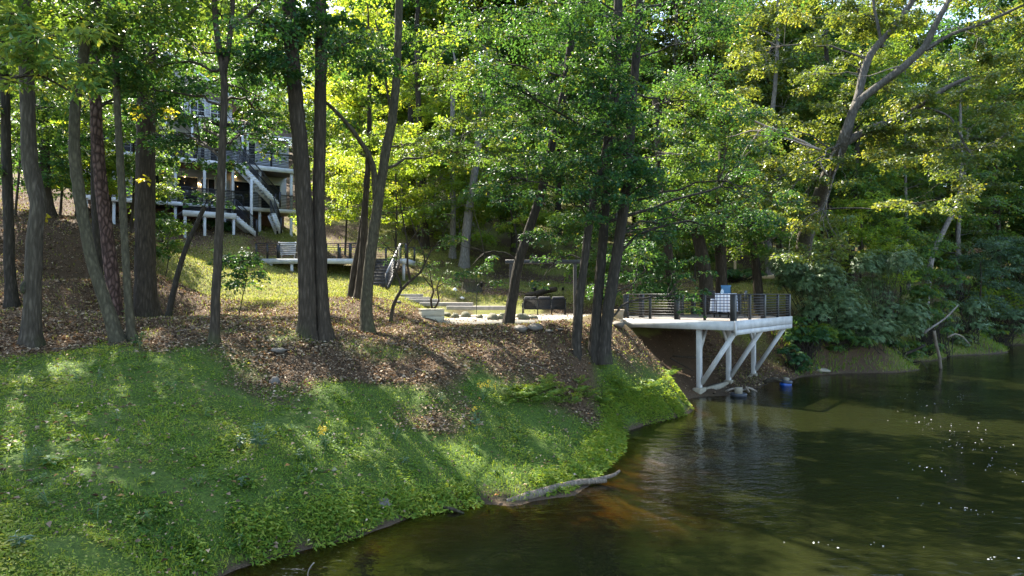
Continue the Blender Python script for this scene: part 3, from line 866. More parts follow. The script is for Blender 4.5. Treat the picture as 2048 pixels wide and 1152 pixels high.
big = make_tree('maple_tree', 'big leaning maple with sunlit forked limbs reaching over the river', [a, a2, a3, a4, a5, a6],
          cat(region(1480, 1760, 20, 260, 29.5, 33, 34, .6, 1.0, 210), region(1740, 1900, 110, 330, 28, 32, 26, .55, .95, 210), region(1800, 2090, 90, 330, 26.5, 29, 26, .55, .95, 210),
              region(1960, 2120, -30, 200, 27, 29, 16, .55, .9, 210), region(1640, 1860, -60, 60, 29, 32, 16, .6, 1, 190), region(1700, 1960, 300, 430, 29, 33, 16, .5, .9, 200), region(1480, 1680, 250, 420, 29, 33, 24, .55, .95, 210), region(1530, 1720, 300, 520, 27.5, 31, 22, .5, .85, 210), region(1860, 2080, -60, 60, 27, 30, 14, .5, .85, 200), region(1560, 1800, -60, 60, 29, 33, 8, .6, .9, 200)),
          'olive', 'limb', .135, base=b0, sides=16)
# bleached dead limbs in that maple's lower crown
for (path, d_, w0, w1) in [([(1640, 300), (1560, 262), (1490, 236), (1440, 222)], 27.5, 6, 2), ([(1560, 262), (1500, 262), (1455, 275)], 27.5, 4, 1.5), ([(1530, 250), (1490, 300), (1480, 330)], 27.4, 3, 1.2),
                           ([(1640, 300), (1590, 282), (1530, 270), (1500, 272)], 27.3, 5, 1.5), ([(1500, 240), (1478, 210), (1470, 190)], 27.5, 3, 1.2), ([(1655, 350), (1640, 330), (1645, 318), (1665, 318)], 28, 4, 2),
                           ([(1360, 310), (1300, 300), (1255, 290)], 25.5, 3, 1), ([(1340, 308), (1290, 318)], 25.5, 2.5, 1), ([(1810, 130), (1770, 140), (1740, 150), (1700, 148)], 29, 3, 1.2)]:
    pts, rr = pix(path, d_, w0, w1); pts, rr = smooth_path(pts, rr, .3); pts = pts + rng.normal(0, .02, pts.shape)
    dv = MB(); dv.tube(pts - b0, rr, 6); dv.build('dead_limb', BARK['dead'], big, True)

# trunks just behind the deck
for path, d_, w0, w1, lab in [([(1347, 590), (1338, 520), (1328, 430), (1318, 330), (1310, 200)], 35, 20, 13, 'lean grey tree standing behind the left end of the white deck'),
                              ([(1418, 592), (1408, 530), (1392, 450), (1380, 330), (1378, 200)], 36.5, 30, 18, 'thick pale tree leaning left behind the middle of the white deck'),
                              ([(1444, 592), (1442, 530), (1440, 450), (1444, 330)], 37.5, 26, 18, 'upright brown tree behind the table on the white deck'),
                              ([(1519, 588), (1512, 530), (1500, 440), (1496, 330)], 38.5, 20, 14, 'slender dark tree behind the river end of the white deck')]:
    t_ = up_trunk(path, d_, w0, w1, 15); g = gz(t_[0][0][0], t_[0][0][1]); t_[0][0][2] = min(t_[0][0][2], g)
    ex = t_[0][0][0]
    make_tree('broadleaf_tree', lab, [t_], cat(above(ex, d_, 6.5, 15, 3.2, 34, .8, 1.3, 130)), 'mid', 'brown', .15, sides=12, step=.4)

# trunks on the slope behind the garden
for path, d_, w0, w1, lab, bk in [([(905, 485), (906, 420), (905, 330), (906, 180)], 50, 14, 10, 'pale straight trunk on the slope left of the other pale leaning trunk', 'grey'),
                              ([(928, 500), (935, 440), (943, 390), (955, 300), (968, 150)], 48, 21, 14, 'thick pale trunk leaning right on the slope above the patio', 'grey'),
                              ([(850, 480), (848, 420), (844, 350), (838, 250), (834, 100)], 52, 17, 11, 'pale brown trunk on the slope behind the twisted bare shrub', 'brown'),
                              ([(1027, 470), (1026, 400), (1027, 330), (1030, 200)], 55, 11, 8, 'thin straight brown trunk on the slope above the black timber frame', 'brown'),
                              ([(100, 462), (92, 380), (88, 260), (85, 100)], 31, 24, 16, 'trunk on the hill between the two leftmost near trees', 'brown'),
                              ([(1850, 560), (1862, 520), (1878, 480), (1890, 455), (1920, 380)], 50, 13, 9, 'pale sunlit trunk leaning right at the water end of the right bank', 'grey'),
                              ([(1817, 570), (1816, 500), (1812, 400)], 52, 8, 6, 'thin pale stem left of the sunlit leaning trunk on the right bank', 'grey'),
                              ([(1660, 560), (1658, 400), (1655, 150), (1650, 60)], 48, 11, 9, 'dark trunk seen high between the limbs of the big maple, leftmost of three', 'dark'),
                              ([(1692, 560), (1692, 400), (1690, 150), (1688, 60)], 49, 9, 8, 'dark trunk seen high between the limbs of the big maple, middle of three', 'dark'),
                              ([(1700, 560), (1708, 400), (1722, 150), (1730, 80)], 47, 13, 10, 'leaning dark trunk seen high between the limbs of the big maple, rightmost of three', 'dark')]:
    t_ = up_trunk(path, d_, w0, w1, 22 if d_ > 35 else 18); g = gz(t_[0][0][0], t_[0][0][1]); t_[0][0][2] = g - .1
    ex = t_[0][-2]
    make_tree('broadleaf_tree', lab, [t_], cat(above(ex[0], ex[1], 9.5 if d_ > 35 else 12, 22, 3.6, 34, 1.0, 1.7, 90)), 'bright' if rng.random() < .5 else 'mid', bk, .19, sides=10, step=.5, ridges=False)

# sunlit yellow-green understorey saplings
for px, py, d_, h, rad, lm, lab, n_ in [(690, 520, 46, 7.5, 3.0, 'bright', 'sunlit yellow-green sapling behind the garden deck right of the twin-trunk tree', 40),
                                  (30, 440, 30, 5.5, 2.4, 'dark', 'dark leafy sapling at the left edge on the hill', 30),
                                  (120, 420, 36, 7, 2.6, 'mid', 'green sapling on the hill left of the house porch', 34),
                                  (215, 450, 36, 6.5, 2.3, 'dark', 'dark sapling before the left end of the house porch', 34),
                                  (262, 430, 35, 7.5, 2.2, 'mid', 'tall sapling before the house porch beside the thick straight trunk', 34),
                                  (325, 450, 38, 3.2, 1.6, 'mid', 'leafy sapling under the left porch floor of the house', 18),
                                  (420, 330, 33, 0, 0, 'mid', '', 0),
                                  (1030, 500, 47, 8.0, 3.3, 'bright', 'yellow-green sapling glowing on the slope left of the black timber frame', 40),
                                  (478, 520, 24, 2.1, .6, 'maple', 'low dark-leaved sapling right of the slim grey tree before the house', 6),
                                  (330, 520, 30, 2.6, 1.0, 'mid', 'sparse shrub right of the thick straight trunk on the lawn', 9),
                                  (790, 470, 47, 9, 3.5, 'bright', 'sunlit yellow-green tree on the slope behind the garden stairs', 44),
                                  (150, 440, 33, 5, 2.2, 'bright', 'yellow-green sapling on the hill at left between trunks', 24),
                                  (1150, 560, 39, 5.0, 2.4, 'mid', 'leafy sapling behind the black slatted sofa', 26),
                                  (1280, 575, 34, 3.6, 2.0, 'dark', 'dark leafy sapling left of the deck behind the patio', 24),
                                  (1560, 560, 44, 7.5, 3.0, 'mid', 'bushy green sapling behind the rhododendron', 36),
                                  (1720, 520, 44, 8, 3.2, 'bright', 'yellow-green tree above the rhododendron on the right bank', 40),
                                  (1800, 520, 46, 7, 3.0, 'mid', 'rounded green tree above the right end of the rhododendron', 36),
                                  (1960, 600, 52, 7, 3.0, 'silver', 'grey-green tree on the far right bank above the water', 36),
                                  (2060, 600, 55, 9, 3.5, 'silver', 'silvery tree at the right edge above the water', 40),
                                  (1390, 560, 46, 7, 3.0, 'bright', 'sunlit sapling behind the white deck', 36)]:
    if not n_: continue
    b_ = P(px, py, d_); b_[2] = gz(b_[0], b_[1])
    tp = [b_, b_ + [.1, .1, h * .35], b_ + [rng.normal(0, .2), .1, h * .7], b_ + [rng.normal(0, .3), 0, h]]
    make_tree('sapling', lab, [(tp, [.02 * h * .5, .016 * h * .5, .01 * h * .5, .006])], above(b_[0], b_[1], b_[2] + h * (.28 if h > 3 else .35), b_[2] + h * 1.02, rad, n_, .45 if h < 3 else .6, .8 if h < 3 else 1.15, 170 if h < 3 else 150),
              lm, 'brown', .13 if d_ < 30 else .15, ridges=False, sides=8, flare=1.1)

# trees on the hillside behind: a few grown kinds, copied
def proto(name, label, group, H, h0, rad, n, lm, bk, leaf, r, low=0):
    tp = [np.array([0, 0, 0.]), np.array([rng.normal(0, .15), rng.normal(0, .15), H * .3]), np.array([rng.normal(0, .4), rng.normal(0, .4), H * .65]), np.array([rng.normal(0, .5), rng.normal(0, .5), H])]
    s_ = above(0, 0, h0, H, rad, n, 1.0, 1.8, 62)
    return make_tree(name, label, [(tp, [r, r * .8, r * .5, .03])], s_, lm, bk, leaf, ridges=False, sides=9, step=.8, group=group)
GRP = 'trees crowded on the hillside behind the house and garden'
PRO = [
    proto('forest_tree', 'tall green broadleaf tree among the forest crowd on the hillside', GRP, 22, 5, 4.6, 92, 'mid', 'brown', .24, .26),
    proto('forest_tree', 'yellow-green broadleaf tree among the forest crowd on the hillside', GRP, 19, 3.5, 4.2, 90, 'bright', 'grey', .24, .2),
    proto('forest_tree', 'yellow-green slender tree among the forest crowd on the hillside', GRP, 25, 7, 4.4, 88, 'bright', 'brown', .25, .24),
    proto('forest_tree', 'dark green broadleaf tree among the forest crowd on the hillside', GRP, 23, 6, 4.4, 86, 'dark', 'dark', .24, .25),
    proto('forest_tree', 'small low-branched green tree among the forest crowd on the hillside', GRP, 9, 1.0, 3.2, 56, 'mid', 'brown', .2, .1),
    proto('forest_tree', 'small low-branched yellow-green tree among the forest crowd on the hillside', GRP, 7.5, .8, 2.8, 50, 'bright', 'grey', .19, .09),
    proto('forest_tree', 'olive green tree among the forest crowd on the hillside', GRP, 21, 3.5, 4.5, 92, 'olive', 'grey', .22, .24)]
HOUSE_O = np.array([-24.6, 42.0]); HU = np.array([.813, .582]); HN = np.array([.582, -.813])
def copy_tree(src, loc, rz, sc):
    r = src.copy(); COL.objects.link(r)
    r.location = loc; r.rotation_euler = (0, 0, rz); r.scale = (sc, sc, sc * rng.uniform(.92, 1.1))
    for ch in src.children:
        c_ = ch.copy(); COL.objects.link(c_); c_.parent = r
    return r
spots = []
used = set()
tries = 0
for fx_, fd_ in ((1480, 62), (1540, 58), (1580, 66), (1510, 72), (1620, 60), (1420, 64), (1350, 62), (1700, 64), (1300, 70), (1660, 74), (790, 66), (840, 72), (740, 70), (2030, 74), (1830, 78), (1560, 76), (1640, 70), (1720, 78), (1770, 72), (2000, 82), (1990, 64), (2070, 66), (820, 60), (950, 64), (1005, 70), (1060, 62), (1115, 66), (1175, 60), (1230, 68), (1610, 60), (1690, 84), (1930, 88)):
    x = (fx_ - 1024) / F * fd_; spots.append((x, fd_, gz(x, fd_), 2))
while len(spots) < 210 and tries < 20000:
    tries += 1
    d_ = 36 + 94 * rng.random() ** 1.05
    x = rng.uniform(-.92, .95) * d_
    pxx = 1024 + F * x / d_
    rel = np.array([x, d_]) - HOUSE_O
    tu, tn = rel @ HU, rel @ HN
    if -8 < tu < 17 and -17 < tn < 4.5: continue                     # the house
    if pxx < 620 and tn > 4 and d_ < 43 and pxx > 60: continue        # open lawn before it
    if 480 < pxx < 1330 and d_ < 53: continue
    if 1330 <= pxx < 1620 and d_ < 49: continue
    if pxx >= 1620 and d_ < 46: continue
    z = gz(x, d_)
    if z < .9: continue
    if 1830 < pxx < 1990 and rng.random() < .75 : continue
    big_ = rng.random() > .34
    if big_:
        bad = False
        for hh_ in (6, 11, 16, 21):
            kk = (z + hh_ - 5) / math.tan(SUN_EL); lx, ly = x - SUN_DIR[0] * kk, d_ - SUN_DIR[1] * kk
            bad = bad or (-27 < lx < 6 and 25 < ly < 46)
        if bad and rng.random() < .85:
            if rng.random() < .5: continue
            big_ = False
        if 480 < pxx < 1330 and d_ < 66 and rng.random() < .4: continue
    md = 3.0 if big_ else 2.4
    if any((x - s[0]) ** 2 + (d_ - s[1]) ** 2 < md ** 2 for s in spots): continue
    spots.append((x, d_, z, big_))
PLACE = [(330, 'on the hill left of the house'), (620, 'on the hill behind the house'), (800, 'behind the twin-trunk tree'), (1000, 'on the slope behind the garden stairs'), (1180, 'on the slope behind the slatted sofa'),
         (1400, 'behind the trio of trunks'), (1600, 'behind the white deck'), (1760, 'behind the big leaning maple'), (1900, 'above the rhododendrons'), (9999, 'at the right edge above the water')]
KIND = ['tall green tree', 'full yellow-green tree', 'slender yellow-green tree', 'dark green tree', 'low green tree', 'low yellow-green tree', 'olive green tree']
def place_label(k, x, y):
    pl = next(t_ for lim, t_ in PLACE if 1024 + F * x / y < lim)
    return KIND[k] + ' ' + pl + ', ' + ('in the front row' if y < 58 else 'in the middle rows' if y < 80 else 'far back')
for x, y, z, big_ in spots:
    rt_ = 1024 + F * x / y > 1250
    k = int(rng.choice([0, 1, 2, 3, 6], p=[.2, .04, .08, .33, .35] if rt_ else [.2, .36, .27, .12, .05])) if big_ else int(rng.choice([4, 5], p=[.8, .2] if rt_ else [.45, .55]))
    loc = (x, y, z - .1); rz = rng.uniform(0, 6.28); sc = rng.uniform(.82, 1.18) if big_ != 2 else 1.3
    if k not in used:
        o = PRO[k]; o.location = loc; o.rotation_euler = (0, 0, rz); used.add(k)
    else: o = copy_tree(PRO[k], loc, rz, sc)
    o['label'] = place_label(k, x, y)


def Gp(px, py, d0=7.0, d1=120.0):
    """the point of the ground seen at a pixel"""
    ds = np.concatenate([np.arange(d0, 50, .1), np.arange(50, d1, .5)])
    pts = np.array([P(px, py, k) for k in ds]); g = ground(pts[:, 0], pts[:, 1])
    hit = np.where(pts[:, 2] <= np.maximum(g, 0))[0]
    k = hit[0] if len(hit) else -1
    q_ = pts[k].copy(); q_[2] = max(g[k], 0)
    return q_

# ------------------------------------------------------------------ the cantilevered river deck
DZ = 3.05
deck_rz = math.atan2(DT[1], DT[0])
deck = empty('river_deck', (DC[0], DC[1], 0), deck_rz, 'white timber deck with black railings jutting out over the river on braced posts', 'deck')
LT, LS = 7.2, 4.9
me0 = MB().box((LT / 2, 0, 0), (LT - .02, .132, .03)).build('deck_board', M['deckwood'], deck)
me0.location = (0, .12, DZ - .015)
nb = int((LS - .1) / .14)
for k in range(1, nb):
    o = me0.copy(); COL.objects.link(o); o.parent = deck; o.location = (0, .12 + k * .14, DZ - .015 - (k % 3) * .001)
def part(name, fn, mat, parent, smooth=False):
    b_ = MB(); fn(b_); return b_.build(name, mat, parent, smooth)
part('fascia_board', lambda b_: b_.box((-.022, LS / 2, DZ - .19), (.04, LS + .02, .36)), M['white'], deck)
part('fascia_board', lambda b_: b_.box((LT / 2, -.022, DZ - .17), (LT + .09, .04, .36)), M['white'], deck)
part('fascia_board', lambda b_: b_.box((LT / 2, -.012, DZ - .455), (LT + .09, .045, .19)), M['white'], deck)
part('fascia_board', lambda b_: b_.box((LT + .022, LS / 2, DZ - .19), (.04, LS, .36)), M['white'], deck)
part('corner_trim', lambda b_: b_.box((-.03, -.03, DZ - .28), (.07, .07, .57)), M['white'], deck)
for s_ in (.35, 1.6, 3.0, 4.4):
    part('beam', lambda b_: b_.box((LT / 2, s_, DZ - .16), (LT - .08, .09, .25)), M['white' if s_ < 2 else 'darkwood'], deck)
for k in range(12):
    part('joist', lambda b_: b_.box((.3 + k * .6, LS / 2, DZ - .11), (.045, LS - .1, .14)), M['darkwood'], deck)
FEET = []
for t in (.32, 3.5, 6.7):
    w = DC + DT * t + DS * 1.6; zb = .30
    FEET.append((w, zb))
    part('support_post', lambda b_: b_.box((t, 1.6, (zb + DZ - .29) / 2), (.19, .19, DZ - .29 - zb), 0, .008), M['white'], deck)
    part('brace', lambda b_: b_.bar((t, 1.50, zb + .18), (t, .16, DZ - .5), .15, .17), M['white'], deck)
    for sg in (-1, 1):
        if (t < 1 and sg < 0) or (t > 6 and sg > 0): continue
        part('knee_brace', lambda b_: b_.bar((t + sg * .09, 1.6, DZ - 1.25), (t + sg * .75, 1.6, DZ - .34), .09, .12), M['white'], deck)
RH = 1.02
def rail_post(x, y, w, h=RH):
    part('rail_post', lambda b_: b_.box((x, y, DZ + h / 2), (w, w, h), 0, .006), M['black'], deck)
for s_, w in ((0.10, .2), (1.25, .09), (2.45, .19), (3.65, .09), (4.82, .19)): rail_post(.09 if w > .1 else .05, s_, w)
for t, w in ((1.8, .1), (3.6, .19), (5.4, .1), (7.1, .19)): rail_post(t, .10 if w > .1 else .06, w)
for s_, w in ((1.25, .09), (2.45, .19), (3.65, .09), (4.82, .19)): rail_post(7.12, s_, w)
for t in (1.5, 5.7): rail_post(t, 4.82, .19)
def rails(a, b):
    part('top_rail', lambda b_: b_.bar((a[0], a[1], DZ + RH + .018), (b[0], b[1], DZ + RH + .018), .13, .036), M['black'], deck)
    for k in range(8):
        z = DZ + .12 + k * .112
        part('rail', lambda b_: b_.bar((a[0], a[1], z), (b[0], b[1], z), .018, .022), M['black'], deck)
rails((.06, .05), (.06, 4.85)); rails((.0, .06), (7.2, .06)); rails((7.13, .05), (7.13, 4.85)); rails((.06, 4.82), (1.5, 4.82)); rails((5.7, 4.82), (7.15, 4.82))
for k, ((w, zb), lab) in enumerate(zip(FEET, ('flat concrete footing under the nearest white deck post', 'square concrete footing under the middle white deck post', 'square concrete footing under the farthest white deck post'))):
    b_ = MB(); b_.box((0, 0, 0), ((.62, .34, .34), (.34, .34, .5), (.36, .34, .46))[k], .1 * k, .02)
    o = b_.build('concrete_footing', M['concrete'], None); o.location = (w[0], w[1], zb - ((.17, .25, .23)[k])); o.rotation_euler = (0, 0, deck_rz)
    tag(o, lab, 'footing')
for k in range(2):
    a, b = FEET[k][0], FEET[k + 1][0]; off = .22
    b_ = MB(); b_.bar((*(a + DT * .35 - DS * .0), .10), (*(b - DT * .2), .12), .2, .26)
    tag(b_.build('concrete_strip', M['concrete'], None), ('long pale concrete strip between the nearest and middle deck footings', 'long pale concrete strip between the middle and farthest deck footings')[k], 'concrete strip')

def deck_w(t, s_, z=DZ): w = DC + DT * t + DS * s_; return np.array([w[0], w[1], z])
# bar table under a striped cloth, chairs, glass jug
tw = deck_w(4.15, 2.05)
tb = empty('bar_table', tw, deck_rz, 'tall table under the blue and white striped cloth on the deck', 'table')
part('tabletop', lambda b_: b_.box((0, 0, 1.055), (.8, .8, .03)), M['darkwood'], tb)
for sx_ in (-1, 1):
    for sy_ in (-1, 1): part('leg', lambda b_: b_.box((sx_ * .33, sy_ * .33, .52), (.05, .05, 1.04)), M['metal'], tb)
# cloth mesh with folds and stripes
N = 24; W_ = .86
per = []
for e in range(4):
    for k in range(N):
        f = -1 + 2 * k / N
        per.append({0: (f, -1), 1: (1, f), 2: (-f, 1), 3: (-1, -f)}[e])
per = np.array(per); V = []; UV = []
rows = [(.0, 1.075), (1.0, 1.075), (1.01, 1.05), (1.04, .8), (1.07, .5), (1.09, .23)]
for ri, (k, z) in enumerate(rows):
    for i, (x, y) in enumerate(per):
        fold = 1 + (.055 * math.sin(i * 2 * math.pi / 8 + 1) * max(0, 1.05 - z) if ri > 1 else 0)
        V.append((x * k * W_ / 2 * fold, y * k * W_ / 2 * fold, z + (rng.uniform(-.015, .015) if ri == 5 else 0))); UV.append((i / (4 * N) * 1.0, z))
n4 = len(per); q = [(r * n4 + i, r * n4 + (i + 1) % n4, (r + 1) * n4 + (i + 1) % n4, (r + 1) * n4 + i) for r in range(len(rows) - 1) for i in range(n4)]
me = np_mesh('tablecloth', V, np.array(q), True)
uvl = me.uv_layers.new(name='UVMap')
li = np.zeros(len(me.loops), np.int32); me.loops.foreach_get('vertex_index', li)
UV = np.array(UV); uu = UV[li]
fix = uu[:, 0].reshape(-1, 4); fix[(fix.max(1) - fix.min(1)) > .5] = np.where(fix[(fix.max(1) - fix.min(1)) > .5] < .5, 1, fix[(fix.max(1) - fix.min(1)) > .5]); uu[:, 0] = fix.ravel()
uvl.data.foreach_set('uv', uu.ravel())
o = link('tablecloth', me, None, M['cloth'], tw); o.rotation_euler = (0, 0, deck_rz)
tag(o, 'blue and white striped cloth draped over the tall deck table', 'tablecloth')
b_ = MB(); b_.lathe([(.001, 0), (.06, 0), (.075, .05), (.06, .13), (.035, .17), (.05, .2)], (0, 0, 0), 14)
o = b_.build('glass_jug', M['clear'], None, True); o.location = tw + [-.1, -.05, 1.078]; tag(o, 'small clear glass jug on the striped tablecloth', 'jug')
def bar_chair(loc, rz, mat, label, back=True):
    c_ = empty('bar_chair', loc, rz, label, 'chair', 'chairs round the deck table')
    for sx_ in (-1, 1):
        part('leg', lambda b_: b_.bar((sx_ * .2, -.2, 0), (sx_ * .17, -.17, .74), .025), M['metal'], c_)
        part('leg', lambda b_: b_.bar((sx_ * .2, .22, 0), (sx_ * .19, .20, 1.15), .025), M['metal'], c_)
    part('footrest', lambda b_: [b_.bar((-.195, -.19, .28), (.195, -.19, .28), .02), b_.bar((-.195, .21, .28), (.195, .21, .28), .02)], M['metal'], c_)
    part('seat', lambda b_: b_.box((0, 0, .75), (.42, .42, .04), 0, .012), mat, c_)
    part('backrest', lambda b_: b_.box((0, .21, 1.02), (.40, .035, .36), 0, .012), mat, c_)
    return c_
bar_chair(deck_w(3.3, 2.3), deck_rz + math.radians(100), M['metal'], 'black metal bar chair on the left of the striped tablecloth')
bar_chair(deck_w(4.1, 1.25), deck_rz + math.radians(185), M['metal'], 'black metal bar chair on the river side of the striped tablecloth')
blue_c = bar_chair(deck_w(5.15, 2.35), deck_rz - math.radians(70), M['bluechair'], 'blue chair behind the striped tablecloth, its back showing above the jug')
blue_c.scale = (1.15, 1.15, 1.22)

# floats and drift at the water under the deck
def at_water(px, py): d_ = CAM[2] * F / (py - 588); q_ = P(px, py, d_); q_[2] = 0; return q_
w = at_water(1571, 769) - [0, 0, .07]
fl = empty('barrel_float', w, .2, 'blue plastic barrel half sunk in the river with a concrete block on top', 'barrel')
fl.rotation_euler = (.06, .10, .2)
part('barrel', lambda b_: b_.lathe([(.001, -.2), (.23, -.2), (.255, 0), (.265, .08), (.245, .13), (.255, .16), (.23, .21), (.001, .22)], (0, 0, 0), 20), M['blue'], fl, True)
part('rim', lambda b_: b_.lathe([(.25, .15), (.275, .16), (.265, .27), (.23, .29), (.2, .29)], (0, 0, 0), 20), M['drumblack'], fl, True)
o = part('concrete_plug', lambda b_: b_.lathe([(.001, .2), (.135, .2), (.13, .37), (.12, .385), (.001, .39)], (0, 0, 0), 16), M['concrete'], fl)
w = at_water(1477, 792)
fl = empty('barrel_float', w + [0, 0, 0], .2, 'black half drum in the shallows with a round concrete plug on top', 'barrel')
part('drum', lambda b_: b_.lathe([(.001, -.1), (.31, -.1), (.325, .06), (.34, .09), (.31, .12), (.001, .1)], (0, 0, 0), 20), M['drumblack'], fl, True)
part('concrete_plug', lambda b_: b_.lathe([(.001, .1), (.16, .1), (.155, .33), (.145, .35), (.001, .355)], (0, 0, 0), 16), M['concrete'], fl)
for path, d_, w0, w1, lab in [([(1452, 783), (1466, 777), (1480, 782), (1500, 776), (1508, 780)], 28.2, 5, 3, 'crooked driftwood stick lying beside the black half drum'),
                              ([(1498, 784), (1492, 774), (1505, 779), (1514, 783)], 28.0, 6, 3, 'short forked driftwood piece right of the black half drum'),
                              ([(1528, 765), (1545, 757), (1562, 762)], 30.4, 9, 6, 'dark sodden branch on the mud left of the blue barrel'),
                              ([(1345, 712), (1390, 715), (1440, 713)], 29.3, 5, 3, 'long grey branch lying in the dark under the deck'),
                              ([(1340, 716), (1362, 728), (1386, 742)], 28.6, 4, 2, 'thin grey branch sloping down the bank under the deck')]:
    pts, rr = pix(path, d_, w0, w1); pts[:, 2] = np.maximum(pts[:, 2], ground(pts[:, 0], pts[:, 1]) + .02)
    pts, rr = smooth_path(pts, rr, .15); b_ = MB(); b_.tube(pts, rr, 7)
    tag(b_.build('driftwood', BARK['dead' if d_ < 28.3 else 'brown'], None, True), lab, 'driftwood')

# driftwood log by the grass, stick in the water
b_ = MB()
lp = np.array([at_water(1012, 1004), at_water(1060, 997), at_water(1110, 985), at_water(1160, 972), at_water(1212, 966)]); lp[:, 2] = [.02, .07, .10, .09, .06]
pts, rr = smooth_path(lp, [.05, .085, .085, .07, .045], .1)
rg = 1 + .12 * rng.uniform(-1, 1, (len(pts), 10)); v, q = tube_arrays(pts, rr, 10, rg); b_.add(v, q); b_.add([pts[0], pts[-1]])
fk = np.array([pts[-6], at_water(1222, 962) + [0, 0, .12], P(1240, 941, at_water(1222, 960)[1])]); fk2, fr_ = smooth_path(fk, [.05, .042, .025], .08); b_.tube(fk2, fr_, 8)
tag(b_.build('driftwood_log', BARK['drift'], None, True), 'grey driftwood log with an upturned broken end along the grassy water edge', 'log')
b_ = MB(); q_ = at_water(616, 1151); b_.tube(smooth_path([q_ - [0, 0, .1], q_ + [.0, 0, .06], q_ + [.05, 0, .16], q_ + [.09, .0, .2]], [.012, .011, .009, .005], .03)[0], .009, 6)
tag(b_.build('driftwood_stick', BARK['dead'], None, True), 'pale thin stick poking out of the water at the bottom edge', 'stick')
b_ = MB(); q_ = at_water(905, 1022); b_.tube(np.array([q_ + [-.25, .1, .06], q_ + [0, 0, .05], q_ + [.22, -.1, 0.0]]), [.03, .035, .02], 7)
tag(b_.build('driftwood_stick', BARK['brown'], None, True), 'short dark stick half under water left of the driftwood log', 'stick')
# fallen trunk and stakes on the right bank
for path, d_, w0, w1, lab, mt, nm, cat_ in [([(1660, 680), (1700, 690), (1750, 706), (1790, 720), (1822, 733)], [39.5, 39.6, 39.4, 38.8, 38.3], 16, 11, 'mossy fallen trunk sloping down the right bank into the river', 'mossy', 'fallen_tree', 'fallen trunk'),
                                     ([(1867, 662), (1873, 690), (1879, 715), (1882, 742)], 37.6, 7, 6, 'bare grey dead stake standing upright in the river by the right bank', 'drift', 'dead_stake', 'stake'),
                                     ([(1848, 667), (1862, 655), (1880, 645), (1900, 628), (1915, 610)], [38.5, 38.6, 38.8, 39, 39.2], 5, 2.5, 'grey dead limb rising to the right from the bank above the stake', 'grey', 'dead_limb', 'branch'),
                                     ([(1800, 712), (1830, 700), (1850, 690)], 39, 7, 4, 'dark root stub at the waterline left of the stake', 'dark', 'dead_limb', 'branch'),
                                     ([(1895, 675), (1910, 668), (1925, 674), (1938, 688)], 43, 4, 2, 'pale arching twig on the grassy spit right of the stake', 'dead', 'dead_limb', 'branch'),
                                     ([(1808, 620), (1830, 635), (1850, 660)], 39.5, 4, 2, 'thin grey twig hanging over the bank left of the stake', 'grey', 'dead_limb', 'branch'),
                                     ([(1690, 720), (1740, 722), (1790, 728)], 38.8, 5, 3, 'thin root running along the mud below the fallen trunk', 'brown', 'dead_limb', 'branch')]:
    pts, rr = pix(path, d_, w0, w1)
    if nm != 'dead_stake': pts[:, 2] = np.maximum(pts[:, 2], np.maximum(ground(pts[:, 0], pts[:, 1]), -.05) + .05)
    pts, rr = smooth_path(pts, rr, .3); b_ = MB(); b_.tube(pts + rng.normal(0, .012, pts.shape), rr, 9)
    if nm == 'fallen_tree':
        for k in range(5):
            a_ = pts[6 + 5 * k if 6 + 5 * k < len(pts) else -3]; b_.tube(np.array([a_, a_ + [rng.uniform(-.4, .4), -.4, rng.uniform(-.3, .3)], a_ + [rng.uniform(-.7, .7), -.9, -.6]]), [.05, .035, .015], 5)
    tag(b_.build(nm, BARK[mt], None, True), lab, cat_)

# ------------------------------------------------------------------ patio and garden furniture
ol = [(-3.2, 26.6), (-1.0, 25.7), (1.6, 25.5), (3.7, 26.4), (4.4, 28.6), (4.95, 29.8), (8.9, 34.4), (8.8, 36.3), (4.0, 37.2), (0, 37.0), (-2.8, 34.5), (-3.9, 30)]
n_ = len(ol); v = [(x, y, 2.6) for x, y in ol] + [(x, y, 3.03) for x, y in ol]
bmv = np.array(v + [(1.5, 31.5, 3.03)])
t = [(n_ + i, n_ + (i + 1) % n_, 2 * n_) for i in range(n_)]; q = [(i, (i + 1) % n_, n_ + (i + 1) % n_, n_ + i) for i in range(n_)]
o = link('patio', np_mesh('patio', bmv, [np.array(t), np.array(q)]), None, M['patio']); tag(o, 'pale stone patio between the bank and the slope', 'patio', kind='structure')

def rock_mesh(name, r, seed, flat=.65):
    rr_ = np.random.default_rng(seed); n_a, n_b = 12, 7
    v = []
    for i in range(1, n_b):
        th = math.pi * i / n_b
        for j in range(n_a):
            a_ = 2 * math.pi * j / n_a; k = 1 + rr_.uniform(-.17, .17) + .12 * math.sin(2 * a_ + seed) + .1 * math.cos(3 * th + seed * 2)
            v.append((r * k * math.sin(th) * math.cos(a_), r * k * math.sin(th) * math.sin(a_) * .8, r * k * math.cos(th) * flat))
    v.append((0, 0, r * flat)); v.append((0, 0, -r * flat))
    q = [(i * n_a + j, (i + 1) * n_a + j, (i + 1) * n_a + (j + 1) % n_a, i * n_a + (j + 1) % n_a) for i in range(n_b - 2) for j in range(n_a)]
    t = [((n_a * (n_b - 1)), j, (j + 1) % n_a) for j in range(n_a)] + [(n_a * (n_b - 1) + 1, (n_b - 2) * n_a + (j + 1) % n_a, (n_b - 2) * n_a + j) for j in range(n_a)]
    return np_mesh(name, v, [np.array(q), np.array(t)], True)
